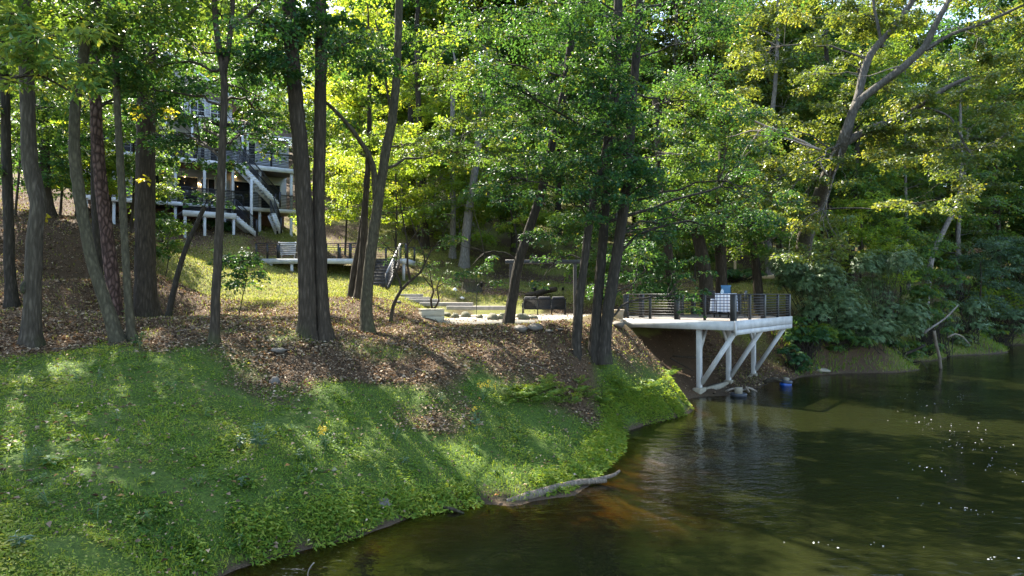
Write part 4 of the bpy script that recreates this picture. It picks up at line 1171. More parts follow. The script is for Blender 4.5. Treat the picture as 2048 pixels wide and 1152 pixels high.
def rock(px, py, wpx, label, d=None, mat='rock', name='rock', flat=.65, group=None, cat_='rock', z=None):
    q_ = Gp(px, py) if d is None else P(px, py, d)
    if d is not None: q_[2] = max(gz(q_[0], q_[1]), 3.03 if (25.6 < d < 36 and -3 < q_[0] < 5) else -9) if z is None else z
    r = wpx / F * q_[1] / 2
    o = link(name, rock_mesh(name, r, int(px * 7 + py), flat), None, M[mat], q_ + [0, 0, r * flat * .45])
    o.rotation_euler = (0, 0, rng.uniform(0, 6)); tag(o, label, cat_, group); return o
for px, py, w_, d_, lab in [(893, 630, 18, 31, 'dark low rock right of the beige planter box'), (910, 633, 20, 30.5, 'dark rock left end of the fire pit ring'), (931, 630, 22, 31.5, 'dark rounded rock between the planter and the fire pit'),
                           (986, 638, 26, 28.3, 'mossy boulder at the left of the fire pit by the leaning trunk'), (1000, 637, 16, 28.6, 'small mossy rock left of the leaning trunk foot'), (1048, 638, 24, 28.6, 'flat mossy boulder right of the leaning trunk foot'),
                           (1066, 638, 18, 28.7, 'mossy rock at the right end of the fire pit'), (1040, 628, 18, 31, 'dark rock behind the leaning trunk foot'), (1005, 627, 16, 31.5, 'dark rock behind the fire pit on the left'), (960, 634, 14, 30, 'little rock in the gap of the fire pit ring')]:
    rock(px, py, w_, lab, d_, 'mossrock', group='rocks of the fire pit', flat=.7)
for px, py, w_, lab in [(1042, 662, 32, 'low grey rock of the patio edge beside the leaning trunk'), (1071, 659, 40, 'broad grey rock of the patio edge, second from the leaning trunk'), (1098, 666, 20, 'grey rock of the patio edge, third from the leaning trunk'), (1119, 660, 16, 'small grey rock of the patio edge nearest the trio of trunks'),
                       (1236, 655, 30, 'dark rock below the clay pot at the corner of the white deck'), (795, 607, 16, 'dark flat rock on the lawn left of the twisted shrub')]:
    rock(px, py, w_, lab, None, 'rock', group='rocks edging the patio', flat=float(rng.uniform(.22, .5)))
rock(550, 768, 26, 'pinkish rough rock lying in the green ground cover', None, 'rock', flat=.7)
rock(556, 706, 36, 'flat pale stone at the edge of the leaf litter', None, 'rock', flat=.3)
rock(765, 1016, 38, 'pale rock at the waterline below the grass', None, 'rock', flat=.5)
rock(910, 512 + 70, 12, 'small pale stone on the sunny slope', None, 'offwhite')
rock(988, 573, 18, 'flat pale stone right of the tree stump', None, 'concrete', flat=.35)
rock(924, 598, 10, 'white stone beside the garden steps', None, 'offwhite')
rock(1645, 744, 26, 'pale stones lump at the waterline right of the blue barrel', None, 'concrete', flat=.35)
rock(668, 941, 12, 'small tan clod in the green ground cover', None, 'concrete', flat=.6)

# planter box
q_ = P(863, 637, 27); pb = empty('planter_box', (q_[0], q_[1], 3.0), .32, 'beige box planter made of two courses of boards at the left of the patio', 'planter')
for zc in (.12, .36):
    for k, (c_, sz) in enumerate([((0, -.3, zc), (.9, .04, .225)), ((0, .3, zc), (.9, .04, .225)), ((-.43, 0, zc), (.04, .56, .225)), ((.43, 0, zc), (.04, .56, .225))]):
        part('side_board', lambda b_: b_.box(c_, sz, 0, .005), M['beige'], pb)
part('lid', lambda b_: b_.box((0, 0, .495), (.95, .69, .03), 0, .006), M['beige'], pb)
# clay pot
q_ = P(1238, 640, 28.6); b_ = MB(); b_.lathe([(.001, 0), (.17, 0), (.215, .30), (.235, .36), (.255, .37), (.255, .42), (.225, .42), (.21, .36), (.001, .34)], (0, 0, 0), 22)
o = b_.build('clay_pot', M['clay'], None, True); o.location = (q_[0] - .02, q_[1], 3.03); tag(o, 'tan clay pot at the left corner of the white deck', 'pot')
q_ = P(1221, 648, 26.3); gn = empty('garden_ornament', (q_[0], q_[1], gz(q_[0], q_[1])), 0, 'little white garden ornament with a red top beside the trio of trunks', 'ornament')
part('body', lambda b_: b_.lathe([(.001, 0), (.09, 0), (.1, .08), (.07, .2), (.055, .24), (.065, .3), (.04, .36), (.001, .37)], (0, 0, 0), 14), M['offwhite'], gn, True)
part('cap', lambda b_: b_.lathe([(.075, .31), (.06, .37), (.03, .46), (.002, .52)], (0, 0, 0), 14), M['red'], gn, True)

# slatted sofa, seen from behind
sf = empty('outdoor_sofa', (P(1088, 628, 35.5)[0], 35.5, 3.03), .04, 'black slatted three-seat sofa seen from behind on the patio', 'sofa')
for i, x in enumerate((-1.08, -.36, .36, 1.08)):
    part('back_upright', lambda b_: b_.bar((x, -.38, 0), (x, -.46, .80), .05, .05), M['black'], sf)
for k in range(8):
    part('back_slat', lambda b_: b_.box((0, -.395 - .008 * k, .30 + k * .062), (2.2, .018, .04)), M['black'], sf)
part('back_cap', lambda b_: b_.box((0, -.47, .81), (2.28, .09, .035)), M['metal'], sf)
part('seat_frame', lambda b_: b_.box((0, 0, .30), (2.2, .72, .06)), M['black'], sf)
for sx_ in (-1, 1):
    part('front_leg', lambda b_: b_.box((sx_ * 1.1, .34, .29), (.06, .06, .58)), M['black'], sf)
    part('armrest', lambda b_: b_.box((sx_ * 1.1, -.05, .595), (.09, .84, .03)), M['black'], sf)
for x in (-.72, 0, .72):
    part('back_cushion', lambda b_: b_.box((x, -.30, .66), (.66, .17, .56), 0, .05), M['cushion'], sf, True)
    part('seat_cushion', lambda b_: b_.box((x, .08, .40), (.68, .60, .14), 0, .04), M['cushion'], sf, True)
# black timber frame
fx0, fx1 = P(1022, 525, 29)[0], P(1150, 525, 29)[0]
fr_o = empty('swing_arbor', ((fx0 + fx1) / 2, 29, 3.03), 0, 'black timber frame of posts and a beam beside the trio of trunks', 'frame')
hw = (fx1 - fx0) / 2
for sx_ in (-1, 1):
    part('post', lambda b_: b_.box((sx_ * hw, 0, 1.18), (.14, .14, 2.36), 0, .006), M['darkwood'], fr_o)
part('beam', lambda b_: b_.box((0, 0, 2.44), (2 * hw + .5, .12, .16), 0, .006), M['black'], fr_o)
# hooked lamp rod, path lights, stump, log, lantern
q_ = Gp(953, 646); b_ = MB()
b_.tube(np.array([q_ - [0, 0, .1], q_ + [0, 0, .9], q_ + [.03, 0, 1.45], q_ + [.09, 0, 1.56], q_ + [.15, 0, 1.5]]), .012, 6)
tag(b_.build('garden_hook', M['metal'], None), 'thin dark hooked rod standing by the fire pit', 'rod')
for (px, py, h_, lab) in [(953, 566, .62, 'small dark path light behind the tree stump'), (963, 590, .72, 'dark path light standing right of the tree stump'), (1126, 592, .5, 'dark path light behind the right end of the slatted sofa')]:
    q_ = Gp(px, py); pl = empty('path_light', q_, 0, lab, 'light', 'path lights on the slope')
    part('stem', lambda b_: b_.tube(np.array([(0, 0, -.1), (0, 0, h_ * .6)]), .018, 6), M['metal'], pl)
    part('lamp_head', lambda b_: b_.lathe([(.03, h_ * .6), (.07, h_ * .62), (.075, h_ * .9), (.09, h_ * .92), (.02, h_)], (0, 0, 0), 10), M['metal'], pl)
q_ = Gp(942, 583); st = empty('tree_stump', q_, 0, 'mossy tree stump on the sunny slope above the steps', 'stump')
pp = np.array([(0, 0, -.2), (0, 0, .05), (0, 0, .3), (0, 0, .55)]); rg = 1 + .12 * rng.uniform(-1, 1, (4, 16)); v, q = tube_arrays(pp, np.array([.75, .62, .5, .48]), 16, rg)
v2 = v[-16:]; b_ = MB(); b_.add(v, q); b_.build('stump_wood', BARK['mossy'], st, True)
b_ = MB(); b_.add(np.vstack([v2, v2.mean(0)]), (), [(i, (i + 1) % 16, 16) for i in range(16)]); b_.build('cut_face', BARK['dead'], st)
q_ = Gp(1072, 594); q2 = Gp(1092, 590); b_ = MB()
pts, rr = smooth_path([q_ + [-.6, 0, .08], q_ + [0, 0, .18], q2 + [.2, 0, .28], q2 + [.6, -.1, .34]], [.13, .17, .16, .15], .15); b_.tube(pts, rr, 10)
tag(b_.build('log', BARK['brown'], None, True), 'short cut log lying on the slope behind the slatted sofa', 'log')
q_ = Gp(1068, 583); b_ = MB(); b_.lathe([(.001, 0), (.12, .02), (.17, .14), (.12, .26), (.001, .3)], (0, 0, 0), 14)
o = b_.build('garden_ball', M['metal'], None, True); o.location = q_; tag(o, 'small dark round garden ball left of the cut log', 'ball')

# garden steps: long stone treads set in the slope
ST = [(812, 588, 1.6, 34.5), (828, 594, 1.5, 34.0), (845, 598, 1.6, 33.5), (893, 605, 2.5, 33.0), (958, 612, 3.0, 32.4)]
stp = empty('garden_steps', (P(893, 605, 33)[0], 33, 3.4), 0, 'long pale stone steps leading down from the wooden stairs to the patio', 'steps')
for px, py, w_, d_ in ST:
    q_ = P(px, py, d_); part('tread', lambda b_: b_.box((q_[0] - stp.location.x, d_ - 33, q_[2] - 3.4 - .09), (w_, .75, .18), -.12, .015), M['stonestep'], stp)

# ------------------------------------------------------------------ garden deck with stairs
GD = empty('garden_deck', (-12, 40, 6.18), 0, 'low garden deck with a cream edge and black railings on the lawn below the house', 'deck')
X = lambda px, d_=40: (px - 1024) / F * d_ + 12
xl, xs0, xs1, xr = X(510), X(748), X(800), X(813)
for k in range(24):
    part('deck_board', lambda b_: b_.box(((xl + xr) / 2, .1 + k * .145, -.016), (xr - xl - .04, .137, .03)), M['deckwood'], GD)
for a, b in ((xl, xs0), (xs1, xr)):
    part('fascia_board', lambda b_: b_.box(((a + b) / 2, -.02, -.16), (b - a, .05, .3)), M['white'], GD)
part('fascia_board', lambda b_: b_.box((xr + .02, 1.75, -.16), (.05, 3.5, .3)), M['white'], GD)
part('fascia_board', lambda b_: b_.box((xl - .02, 1.75, -.16), (.05, 3.5, .3)), M['white'], GD)
for px in (541, 583, 641, 807):
    part('support_post', lambda b_: b_.box((X(px), .06, -.8), (.16, .12, 1.0)), M['white'], GD)
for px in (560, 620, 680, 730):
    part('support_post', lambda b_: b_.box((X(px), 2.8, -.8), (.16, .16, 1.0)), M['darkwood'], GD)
for px in (512, 534, 556, 600, 651, 676, 700, 725, 747, 801, 812):
    part('rail_post', lambda b_: b_.box((X(px), .05, .43), (.16 if px in (556, 651, 700, 812) else .09, .09, .86)), M['black'], GD)
for px in (512, 560, 600, 650, 700, 750, 780, 812):
    part('rail_post', lambda b_: b_.box((X(px), 3.45, .43), (.11, .09, .86)), M['black'], GD)
for y, a, b in ((.05, xl, xs0), (.05, xs1, xr), (3.45, xl, xr)):
    part('top_rail', lambda b_: b_.bar((a, y, .88), (b, y, .88), .1, .035), M['black'], GD)
    for k in range(7): part('rail', lambda b_: b_.bar((a, y, .1 + k * .11), (b, y, .1 + k * .11), .016, .02), M['black'], GD)
gs = empty('garden_stairs', (-12 + (xs0 + xs1) / 2, 39.9, 6.15), 0, 'dark wooden stairs with grey handrails going down from the garden deck', 'stairs')
ws = xs1 - xs0 - .05
for k in range(10):
    part('tread', lambda b_: b_.box((0, -.14 - k * .46, -.2 - k * .195), (ws, .44, .045)), M['darkwood'], gs)
    part('riser', lambda b_: b_.box((0, .06 - k * .46, -.12 - k * .195), (ws - .04, .02, .15)), M['darkwood'], gs)
for sx_ in (-1, 1):
    part('stringer', lambda b_: b_.bar((sx_ * ws / 2, 0, -.22), (sx_ * ws / 2, -4.8, -2.22), .05, .26), M['darkwood'], gs)
    part('handrail', lambda b_: b_.bar((sx_ * (ws / 2 + .04), .1, .9), (sx_ * (ws / 2 + .04), -4.4, -1.0), .1, .04), M['greyrail'], gs)
    for k in range(5): part('rail', lambda b_: b_.bar((sx_ * (ws / 2 + .04), .1, .15 + k * .14), (sx_ * (ws / 2 + .04), -4.4, -1.75 + k * .14), .015, .02), M['black'], gs)
    part('post', lambda b_: b_.box((sx_ * (ws / 2 + .04), -4.4, -1.5), (.12, .12, 1.05)), M['black'], gs)
    part('post', lambda b_: b_.box((sx_ * (ws / 2 + .04), -2.1, -.5), (.1, .1, 1.05)), M['black'], gs)
# white slatted bench on it
wb = empty('slatted_bench', (P(576, 512, 41)[0], 41, 6.18), 0, 'white slatted bench seen from behind on the garden deck', 'bench')
for k in range(8): part('back_slat', lambda b_: b_.box((0, -.35 + .03 * k, .28 + k * .1), (1.1, .02, .078)), M['white'], wb)
for sx_ in (-1, 1):
    part('frame_leg', lambda b_: [b_.bar((sx_ * .5, -.40, 0), (sx_ * .5, -.10, 1.04), .05), b_.bar((sx_ * .5, .35, 0), (sx_ * .5, .3, .42), .05)], M['white'], wb)
for k in range(5): part('seat_slat', lambda b_: b_.box((0, -.22 + k * .13, .42), (1.1, .1, .025)), M['white'], wb)

# ------------------------------------------------------------------ the house up the hill
HZ = 8.0
hrz = math.atan2(HU[1], HU[0])
H = empty('house', (HOUSE_O[0], HOUSE_O[1], HZ), hrz, 'grey lakeside house with white-posted porches and gabled roof behind the trees', 'house')
zl, zm = 10.08 - HZ, 12.96 - HZ
def hx(px, y=0.0):
    r = (px - 1024) / F
    o_ = HOUSE_O - HN * y
    return (r * o_[1] - o_[0]) / (HU[0] - r * HU[1])
part('brick_foundation', lambda b_: b_.box((5.3, 5.6, zl / 2 - 1.4), (12.4, 4.6, zl + 2.6)), M['brick'], H)
part('lower_wall', lambda b_: b_.box((5.3, 5.6, (zl + zm) / 2), (12.6, 5, zm - zl - .06)), M['siding'], H)
# clapboards of the upper walls
for x0, x1, y, z0, z1 in ((-.9, 7.7, 3.1, zm + .02, zm + 4.9), (7.75, 11.6, 2.6, zm + .02, zm + 2.55)):
    part('upper_wall', lambda b_: b_.box(((x0 + x1) / 2, y + 2.5, (z0 + z1) / 2), (x1 - x0, 5, z1 - z0)), M['siding'], H)
    first = None; n_ = int((z1 - z0) / .18)
    for k in range(n_):
        if first is None:
            first = part('clapboard', lambda b_: b_.add(np.array([(-(x1 - x0) / 2, 0, 0), ((x1 - x0) / 2, 0, 0), ((x1 - x0) / 2, -.03, 0), (-(x1 - x0) / 2, -.03, 0), (-(x1 - x0) / 2, 0, .17), ((x1 - x0) / 2, 0, .17), ((x1 - x0) / 2, -.008, .17), (-(x1 - x0) / 2, -.008, .17)]),
                                                       [(0, 1, 2, 3), (4, 7, 6, 5), (3, 2, 6, 7), (0, 3, 7, 4), (1, 5, 6, 2)]), M['siding'], H)
            first.location = ((x0 + x1) / 2, y - .002, z0)
        else:
            o = first.copy(); COL.objects.link(o); o.parent = H; o.location = ((x0 + x1) / 2, y - .002, z0 + k * .18)
def window(x, y, z, w_, h_, mull=True, nm='window'):
    f = part(nm, lambda b_: [b_.box((x - w_ / 2, y, z), (.1, .09, h_ + .1)), b_.box((x + w_ / 2, y, z), (.1, .09, h_ + .1)), b_.box((x, y, z + h_ / 2), (w_ - .1, .09, .1)), b_.box((x, y, z - h_ / 2), (w_ - .1, .11, .1))] + ([b_.box((x, y, z), (w_ - .1, .06, .05)), b_.box((x, y + .001, z), (.04, .05, h_ - .1))] if mull else []), M['white'], H)
    part('pane', lambda b_: b_.box((x, y + .03, z), (w_ - .09, .02, h_ - .09)), M['glass'], f)
for x in (-.1, 1.3, 2.7, 4.1, 5.4, 6.7):
    window(x, 3.05, zm + 1.3, 1.0, 2.1); window(x, 3.05, zm + 3.95, .95, 1.3)
window(8.7, 2.55, zm + 1.2, 1.0, 1.8); 
for x, w_ in ((.3, 1.5), (2.7, 1.6), (4.7, 1.5), (6.1, .95), (8.4, 1.6), (10.4, 1.5)):
    window(x, 3.06, zl + 1.12, w_, 2.1, w_ < 1, 'patio_door')
# gable and roofs
g0, g1, gp, gr_ = -1.4, 8.2, zm + 4.85, zm + 7.4
part('gable_wall', lambda b_: b_.add(np.array([(-.9, 3.1, gp), (7.7, 3.1, gp), (3.4, 3.1, gr_ - .25), (-.9, 3.3, gp), (7.7, 3.3, gp), (3.4, 3.3, gr_ - .25)]), [(0, 1, 4, 3)], [(0, 2, 1), (3, 4, 5)]), M['siding'], H)
window(3.4, 3.07, gp + .95, 1.2, 1.2)
for sgn, xe in ((-1, g0), (1, g1)):
    part('roof', lambda b_: b_.bar((xe, 5.4, gp - .2), (3.4, 5.4, gr_), 6.2, .14, (0, 0, 1)), M['shingle'], H)
    part('barge_board', lambda b_: b_.bar((xe, 2.27, gp - .22), (3.4, 2.27, gr_ - .02), .05, .26), M['white'], H)
part('roof', lambda b_: b_.bar((7.7, 1.7, zm + 2.45), (7.7, 6.4, zm + 4.6), .01, .01), M['shingle'], H)
# wing roof in courses of shingles
for k in range(14):
    f = k / 14
    part('shingle_course', lambda b_: b_.box((9.8, 1.75 + 4.4 * f, zm + 2.58 + 1.9 * f), (4.5, .36, .035)), M['shingle'], H)
part('soffit', lambda b_: b_.bar((9.8, 1.6, zm + 2.5), (9.8, 6.2, zm + 4.47), 4.4, .1), M['shingle'], H)
part('gutter', lambda b_: b_.box((9.8, 1.52, zm + 2.5), (4.6, .12, .14)), M['white'], H)
# porches: decks, fascias, posts, rails
for z, x0, x1 in ((zm, -1.6, 11.5), (zl, -1.6, 11.5)):
    part('porch_floor', lambda b_: b_.box(((x0 + x1) / 2, 1.55, z - .1), (x1 - x0, 3.0, .16)), M['darkwood'], H)
    part('fascia_board', lambda b_: b_.box(((x0 + x1) / 2, -.0, z - .14), (x1 - x0 + .1, .06, .32 if z == zm else .26)), M['white'], H)
    part('top_rail', lambda b_: b_.bar((x0, .1, z + 1.0), (x1, .1, z + 1.0), .1, .05), M['black'], H)
    for k in range(9): part('rail', lambda b_: b_.bar((x0, .1, z + .08 + k * .105), (x1, .1, z + .08 + k * .105), .03, .04), M['black'], H)
    for k in range(8): part('rail_post', lambda b_: b_.box((x0 + (x1 - x0) * k / 7, .16, z + .5), (.12, .1, 1.0)), M['black'], H)
for px in (172, 227, 350, 408, 449, 465, 519, 582):
    x = hx(px, .2)
    part('porch_column', lambda b_: b_.box((x, .22, (zl + zm) / 2 - .12), (.17, .17, zm - zl - .2), 0, .008), M['white'], H)
    part('column_base', lambda b_: b_.box((x, .22, zl / 2 - 1.0), (.16, .16, zl + 1.7)), M['white'], H)
for px in (383, 398, 440, 330, 300, 484, 494):
    x = hx(px, .9); part('upper_column', lambda b_: b_.box((x, .9, zm + 1.44), (.13, .13, 2.88)), M['white'], H)
part('upper_fascia', lambda b_: b_.box((3.1, .9, zm + 3.0), (9.2, .12, .24)), M['white'], H)
part('porch_ceiling', lambda b_: b_.box((3.1, 1.95, zm + 3.0), (9.2, 1.98, .1)), M['darkwood'], H)
# platform before the lower porch
pz = 9.26 - HZ; p0, p1 = hx(366, -2.3), hx(470, -2.3)
part('platform', lambda b_: b_.box(((p0 + p1) / 2, -1.2, pz - .05), (p1 - p0, 2.3, .1)), M['darkwood'], H)
part('fascia_board', lambda b_: b_.box(((p0 + p1) / 2, -2.37, pz - .15), (p1 - p0 + .1, .06, .36)), M['white'], H)
part('fascia_board', lambda b_: b_.box((p1 + .03, -1.2, pz - .15), (.06, 2.3, .36)), M['white'], H)
for x in (p0 + .1, (p0 + p1) / 2 - .3, p1 - .1):
    part('support_post', lambda b_: b_.box((x, -2.3, pz / 2 - 1.0), (.15, .12, pz + 1.7)), M['white'], H)
part('top_rail', lambda b_: b_.bar((p0, -2.3, pz + 1), (p1, -2.3, pz + 1), .1, .05), M['black'], H)
for k in range(9): part('rail', lambda b_: b_.bar((p0, -2.3, pz + .1 + k * .1), (p1, -2.3, pz + .1 + k * .1), .03, .04), M['black'], H)
for x in (p0 + .05, (p0 + p1) / 2, p1 - .05): part('rail_post', lambda b_: b_.box((x, -2.28, pz + .5), (.13, .12, 1.0)), M['black'], H)
def flight(x0, z0, x1, z1, y0, y1, n_, lab):
    s_ = empty('porch_stairs', (0, 0, 0)); s_.parent = H
    for y in (y0, y1):
        part('stringer', lambda b_: b_.bar((x0, y, z0 - .22), (x1, y, z1 - .05), .06, .30), M['white'], s_)
    for k in range(n_):
        f = (k + .5) / n_
        part('tread', lambda b_: b_.box((x0 + (x1 - x0) * f, (y0 + y1) / 2, z0 + (z1 - z0) * (k + 1) / (n_ + 1)), (abs(x1 - x0) / n_ + .06, abs(y1 - y0) + .08, .05)), M['white'], s_)
    for y in (y0, y1):
        part('handrail', lambda b_: b_.bar((x0, y, z0 + .95), (x1, y, z1 + .95), .09, .05), M['black'], s_)
        for k in range(7): part('rail', lambda b_: b_.bar((x0, y, z0 + .2 + k * .11), (x1, y, z1 + .2 + k * .11), .022, .025), M['black'], s_)
        part('newel', lambda b_: b_.box((x1, y, z1 + .45), (.12, .12, 1.05)), M['black'], s_)
flight(hx(478, -1), zm - .02, hx(558, -1), zl + .05, -1.15, -.12, 14, 'main')
flight(p1 + .05, pz, hx(508, -1.6), pz - 1.25, -2.2, -1.2, 6, 'low')
flight(hx(538, -1), zl - .4, hx(562, -2), zl - 1.8, -2.0, -1.1, 7, 'low')
part('stair_post', lambda b_: b_.box((hx(502, -1.2), -1.2, (zl + 1.2) / 2), (.15, .15, zl + 2.2)), M['white'], H)
# lamps glowing inside the lower porch
for px, py, r in ((398, 366, .05), (402, 368, .05), (370, 352, .04), (472, 352, .05)):
    x = hx(px, 2.6); o = part('lamp', lambda b_: b_.lathe([(.001, -r), (r, -r * .3), (r, r * .4), (.001, r)], (0, 0, 0), 10), M['lit'], H, True)
    dd = (HOUSE_O - HN * 2.6 + HU * x)[1]; o.location = (x, 2.9, P(px, py, dd)[2] - HZ)

# ------------------------------------------------------------------ shrubs
def whorl_shrub(name, label, cen, rad, n_wh, leafmat, L, Wr, nl=7, cat_='shrub'):
    cen = np.asarray(cen, float); base = np.array([cen[0], cen[1], gz(cen[0], cen[1])])
    cen[2] = max(cen[2], base[2] + .3 * rad[2])
    root = empty(name, base, 0, label, cat_)
    # lumpy: several lobes
    lob = cen + rng.uniform(-.7, .7, (14, 3)) * rad; lr_ = np.array(rad) * rng.uniform(.3, .5, (14, 1))
    k = rng.integers(0, 14, n_wh); u = norm(rng.normal(0, 1, (n_wh, 3))); u[:, 2] = np.abs(u[:, 2]) * .9 - .25 * (rng.random(n_wh) < .4)
    wp = lob[k] + u * lr_[k] * rng.uniform(.55, 1.05, (n_wh, 1))
    g = ground(wp[:, 0], wp[:, 1]); keep = wp[:, 2] > np.maximum(g, 0) + .1; wp = wp[keep]; u = u[keep]; k = k[keep]; n_wh = len(wp)
    ax = norm(u + [0, 0, .6]); a_ = norm(np.cross(ax, [.3, .2, .9])); b2 = np.cross(ax, a_)
    si = np.repeat(np.arange(n_wh), nl); th = np.tile(np.arange(nl) * 2 * math.pi / nl, n_wh) + rng.uniform(0, 1, n_wh)[si]
    rd = np.cos(th)[:, None] * a_[si] + np.sin(th)[:, None] * b2[si]
    axis = rd + ax[si] * rng.uniform(-.25, .35, (len(si), 1)); nrm = ax[si] + rng.normal(0, .2, (len(si), 3)) + rd * -.2
    Ls = L * rng.uniform(.7, 1.25, len(si)); v = np.clip(rng.uniform(0, .5, n_wh)[si] + rng.uniform(0, .5, len(si)), 0, 1)
    tot_l = leaf_object('foliage', wp[si] - base, axis, nrm, Ls, Ls * Wr, v, LEAF[leafmat], root, .1)
    ns = min(n_wh, 70); kk = rng.permutation(n_wh)[:ns]
    st_ = base + np.column_stack([rng.normal(0, .35 * rad[0] / 2, ns), rng.normal(0, .3 * rad[1] / 2, ns), np.zeros(ns)]); st_[:, 2] = ground(st_[:, 0], st_[:, 1]) - .1
    T = np.linspace(0, 1, 5)[None, :, None]; mid = (st_ + wp[kk]) / 2 + rng.normal(0, .25, (ns, 3))
    path = st_[:, None] * (1 - T) ** 2 + 2 * mid[:, None] * T * (1 - T) + wp[kk][:, None] * T ** 2
    vv, qq = batch_tubes(path, np.tile(np.linspace(.022, .006, 5), (ns, 1)), 4)
    link('stem', np_mesh('stem', vv - base, qq, True), root, BARK['dark'])
    return root
def PC(px, py, d): return P(px, py, d)
whorl_shrub('rhododendron', 'big rhododendron with whorled dark leaves right beside the white deck', PC(1640, 610, 37.5), (2.8, 1.5, 3.1), 3400, 'rhodo', .17, .26)
whorl_shrub('rhododendron', 'rhododendron with lighter tips right of the big one beside the deck', PC(1765, 600, 38.8), (2.8, 1.5, 3.2), 3200, 'rhodo', .17, .26)
whorl_shrub('rhododendron', 'low rhododendron at the water below the others by the fallen trunk', PC(1720, 675, 37.4), (3.0, .9, 1.3), 1700, 'rhodo', .16, .27)
whorl_shrub('shrub', 'yellow-green sunlit shrub on the bank right of the deck braces', PC(1625, 700, 36.6), (1.3, .9, 1.1), 800, 'bright', .12, .5)
whorl_shrub('shrub', 'low green shrub on the mud behind the blue barrel', PC(1590, 720, 34.5), (1.1, .7, .7), 420, 'maple', .11, .5)
for px, py, d_, rx, rz, lm, lab in [(1680, 705, 37.0, 1.5, .8, 'mid', 'low leafy bush at the waterline right of the pale stones'), (1730, 700, 37.8, 1.4, .7, 'maple', 'low bush under the fallen trunk'), (1610, 660, 36.0, 1.4, 1.0, 'dark', 'dark bush in the corner behind the right end of the white deck'), (1800, 700, 40, 1.3, .6, 'mid', 'low bush left of the dead stake'), (1765, 722, 38.9, 1.3, .5, 'maple', 'low plants hanging over the water below the fallen trunk'), (1840, 700, 42.5, 1.5, .5, 'mid', 'low plants hanging over the water left of the grassy spit'), (1910, 690, 47, 1.7, .5, 'olive', 'olive low plants at the water edge right of the dead stake'), (1960, 684, 52, 1.8, .5, 'mid', 'green low plants at the far water edge'), (1870, 590, 45, 2.4, 1.6, 'mid', 'green bush under the sunlit leaning trunk on the right bank'), (1930, 635, 48, 2.2, 1.3, 'rhodo', 'dark bush above the grassy spit on the right bank'), (2000, 650, 54, 2.8, 1.3, 'rhodo', 'blue-green bush hanging over the water at the right'),
                             (2060, 620, 58, 3.0, 2.4, 'silver', 'silvery bush at the right edge above the water'), (1990, 600, 56, 3.0, 1.8, 'bright', 'yellow-green bush behind the dark bushes on the right bank'), (1850, 640, 43, 1.6, 1.0, 'mid', 'small bush behind the dead limb on the right bank'), (2120, 660, 58, 2.6, 1.5, 'rhodo', 'dark bush at the far right waterline'),
                             (1480, 590, 43, 2.0, .7, 'dark', 'dark low bush behind the blue chair'), (1930, 560, 58, 3.2, 2.2, 'mid', 'leafy green thicket above the right bank bushes'), (2050, 540, 62, 3.6, 3, 'silver', 'grey-green thicket high at the right edge')]:
    whorl_shrub('bush', lab, PC(px, py, d_), (rx, rx * .6, rz), int(300 * rx), lm, .16, .45, 6, 'bush')
whorl_shrub('shrub', 'fern-green shrub under the house platform', PC(440, 462, 44.5), (1.0, .6, .6), 200, 'dark', .2, .3)
# twisted bare shrubs
def bare_shrub(label, paths, d_, lm, leaf_boxes, nl):
    tr = [pix(p_, d_ + k * .08, w0, w1) for k, (p_, w0, w1) in enumerate(paths)]
    g = gz(tr[0][0][0][0], tr[0][0][0][1]); tr[0][0][0][2] = g
    spr = cat(*[region(*bx, d_ - .5, d_ + .6, n_, .18, .34, nl) for bx, n_ in leaf_boxes])
    make_tree('twisted_shrub', label, tr, spr, lm, 'brown', .07, .5, ridges=False, sides=8, flare=1.15, step=.12, cat='shrub', nsc=1.0)
bare_shrub('twisted bare shrub with reddish stems in front of the garden stairs', [([(781, 641), (787, 610), (799, 585), (806, 576), (820, 562), (840, 545), (852, 522), (862, 500)], 9, 3), ([(803, 578), (798, 560), (790, 535), (795, 505), (786, 470)], 6, 2), ([(820, 560), (815, 530), (815, 490), (808, 450), (800, 400)], 6, 2),
    ([(850, 525), (845, 500), (832, 470), (820, 430)], 4, 1.5), ([(858, 508), (880, 480), (895, 450)], 3, 1.2), ([(795, 510), (770, 490), (752, 470)], 3, 1), ([(815, 490), (835, 460), (850, 420)], 3, 1)], 24.5, 'dark', [((750, 910, 400, 500), 34), ((770, 860, 500, 540), 8)], 120)
bare_shrub('small twisted shrub growing behind the beige planter box', [([(868, 625), (862, 600), (867, 585), (862, 560), (858, 530)], 6, 2), ([(868, 618), (878, 600), (874, 575), (885, 550)], 5, 1.6), ([(864, 575), (848, 555), (840, 535)], 3, 1), ([(874, 575), (895, 560), (905, 540)], 3, 1)], 28.5, 'dark', [((835, 915, 520, 575), 16)], 130)

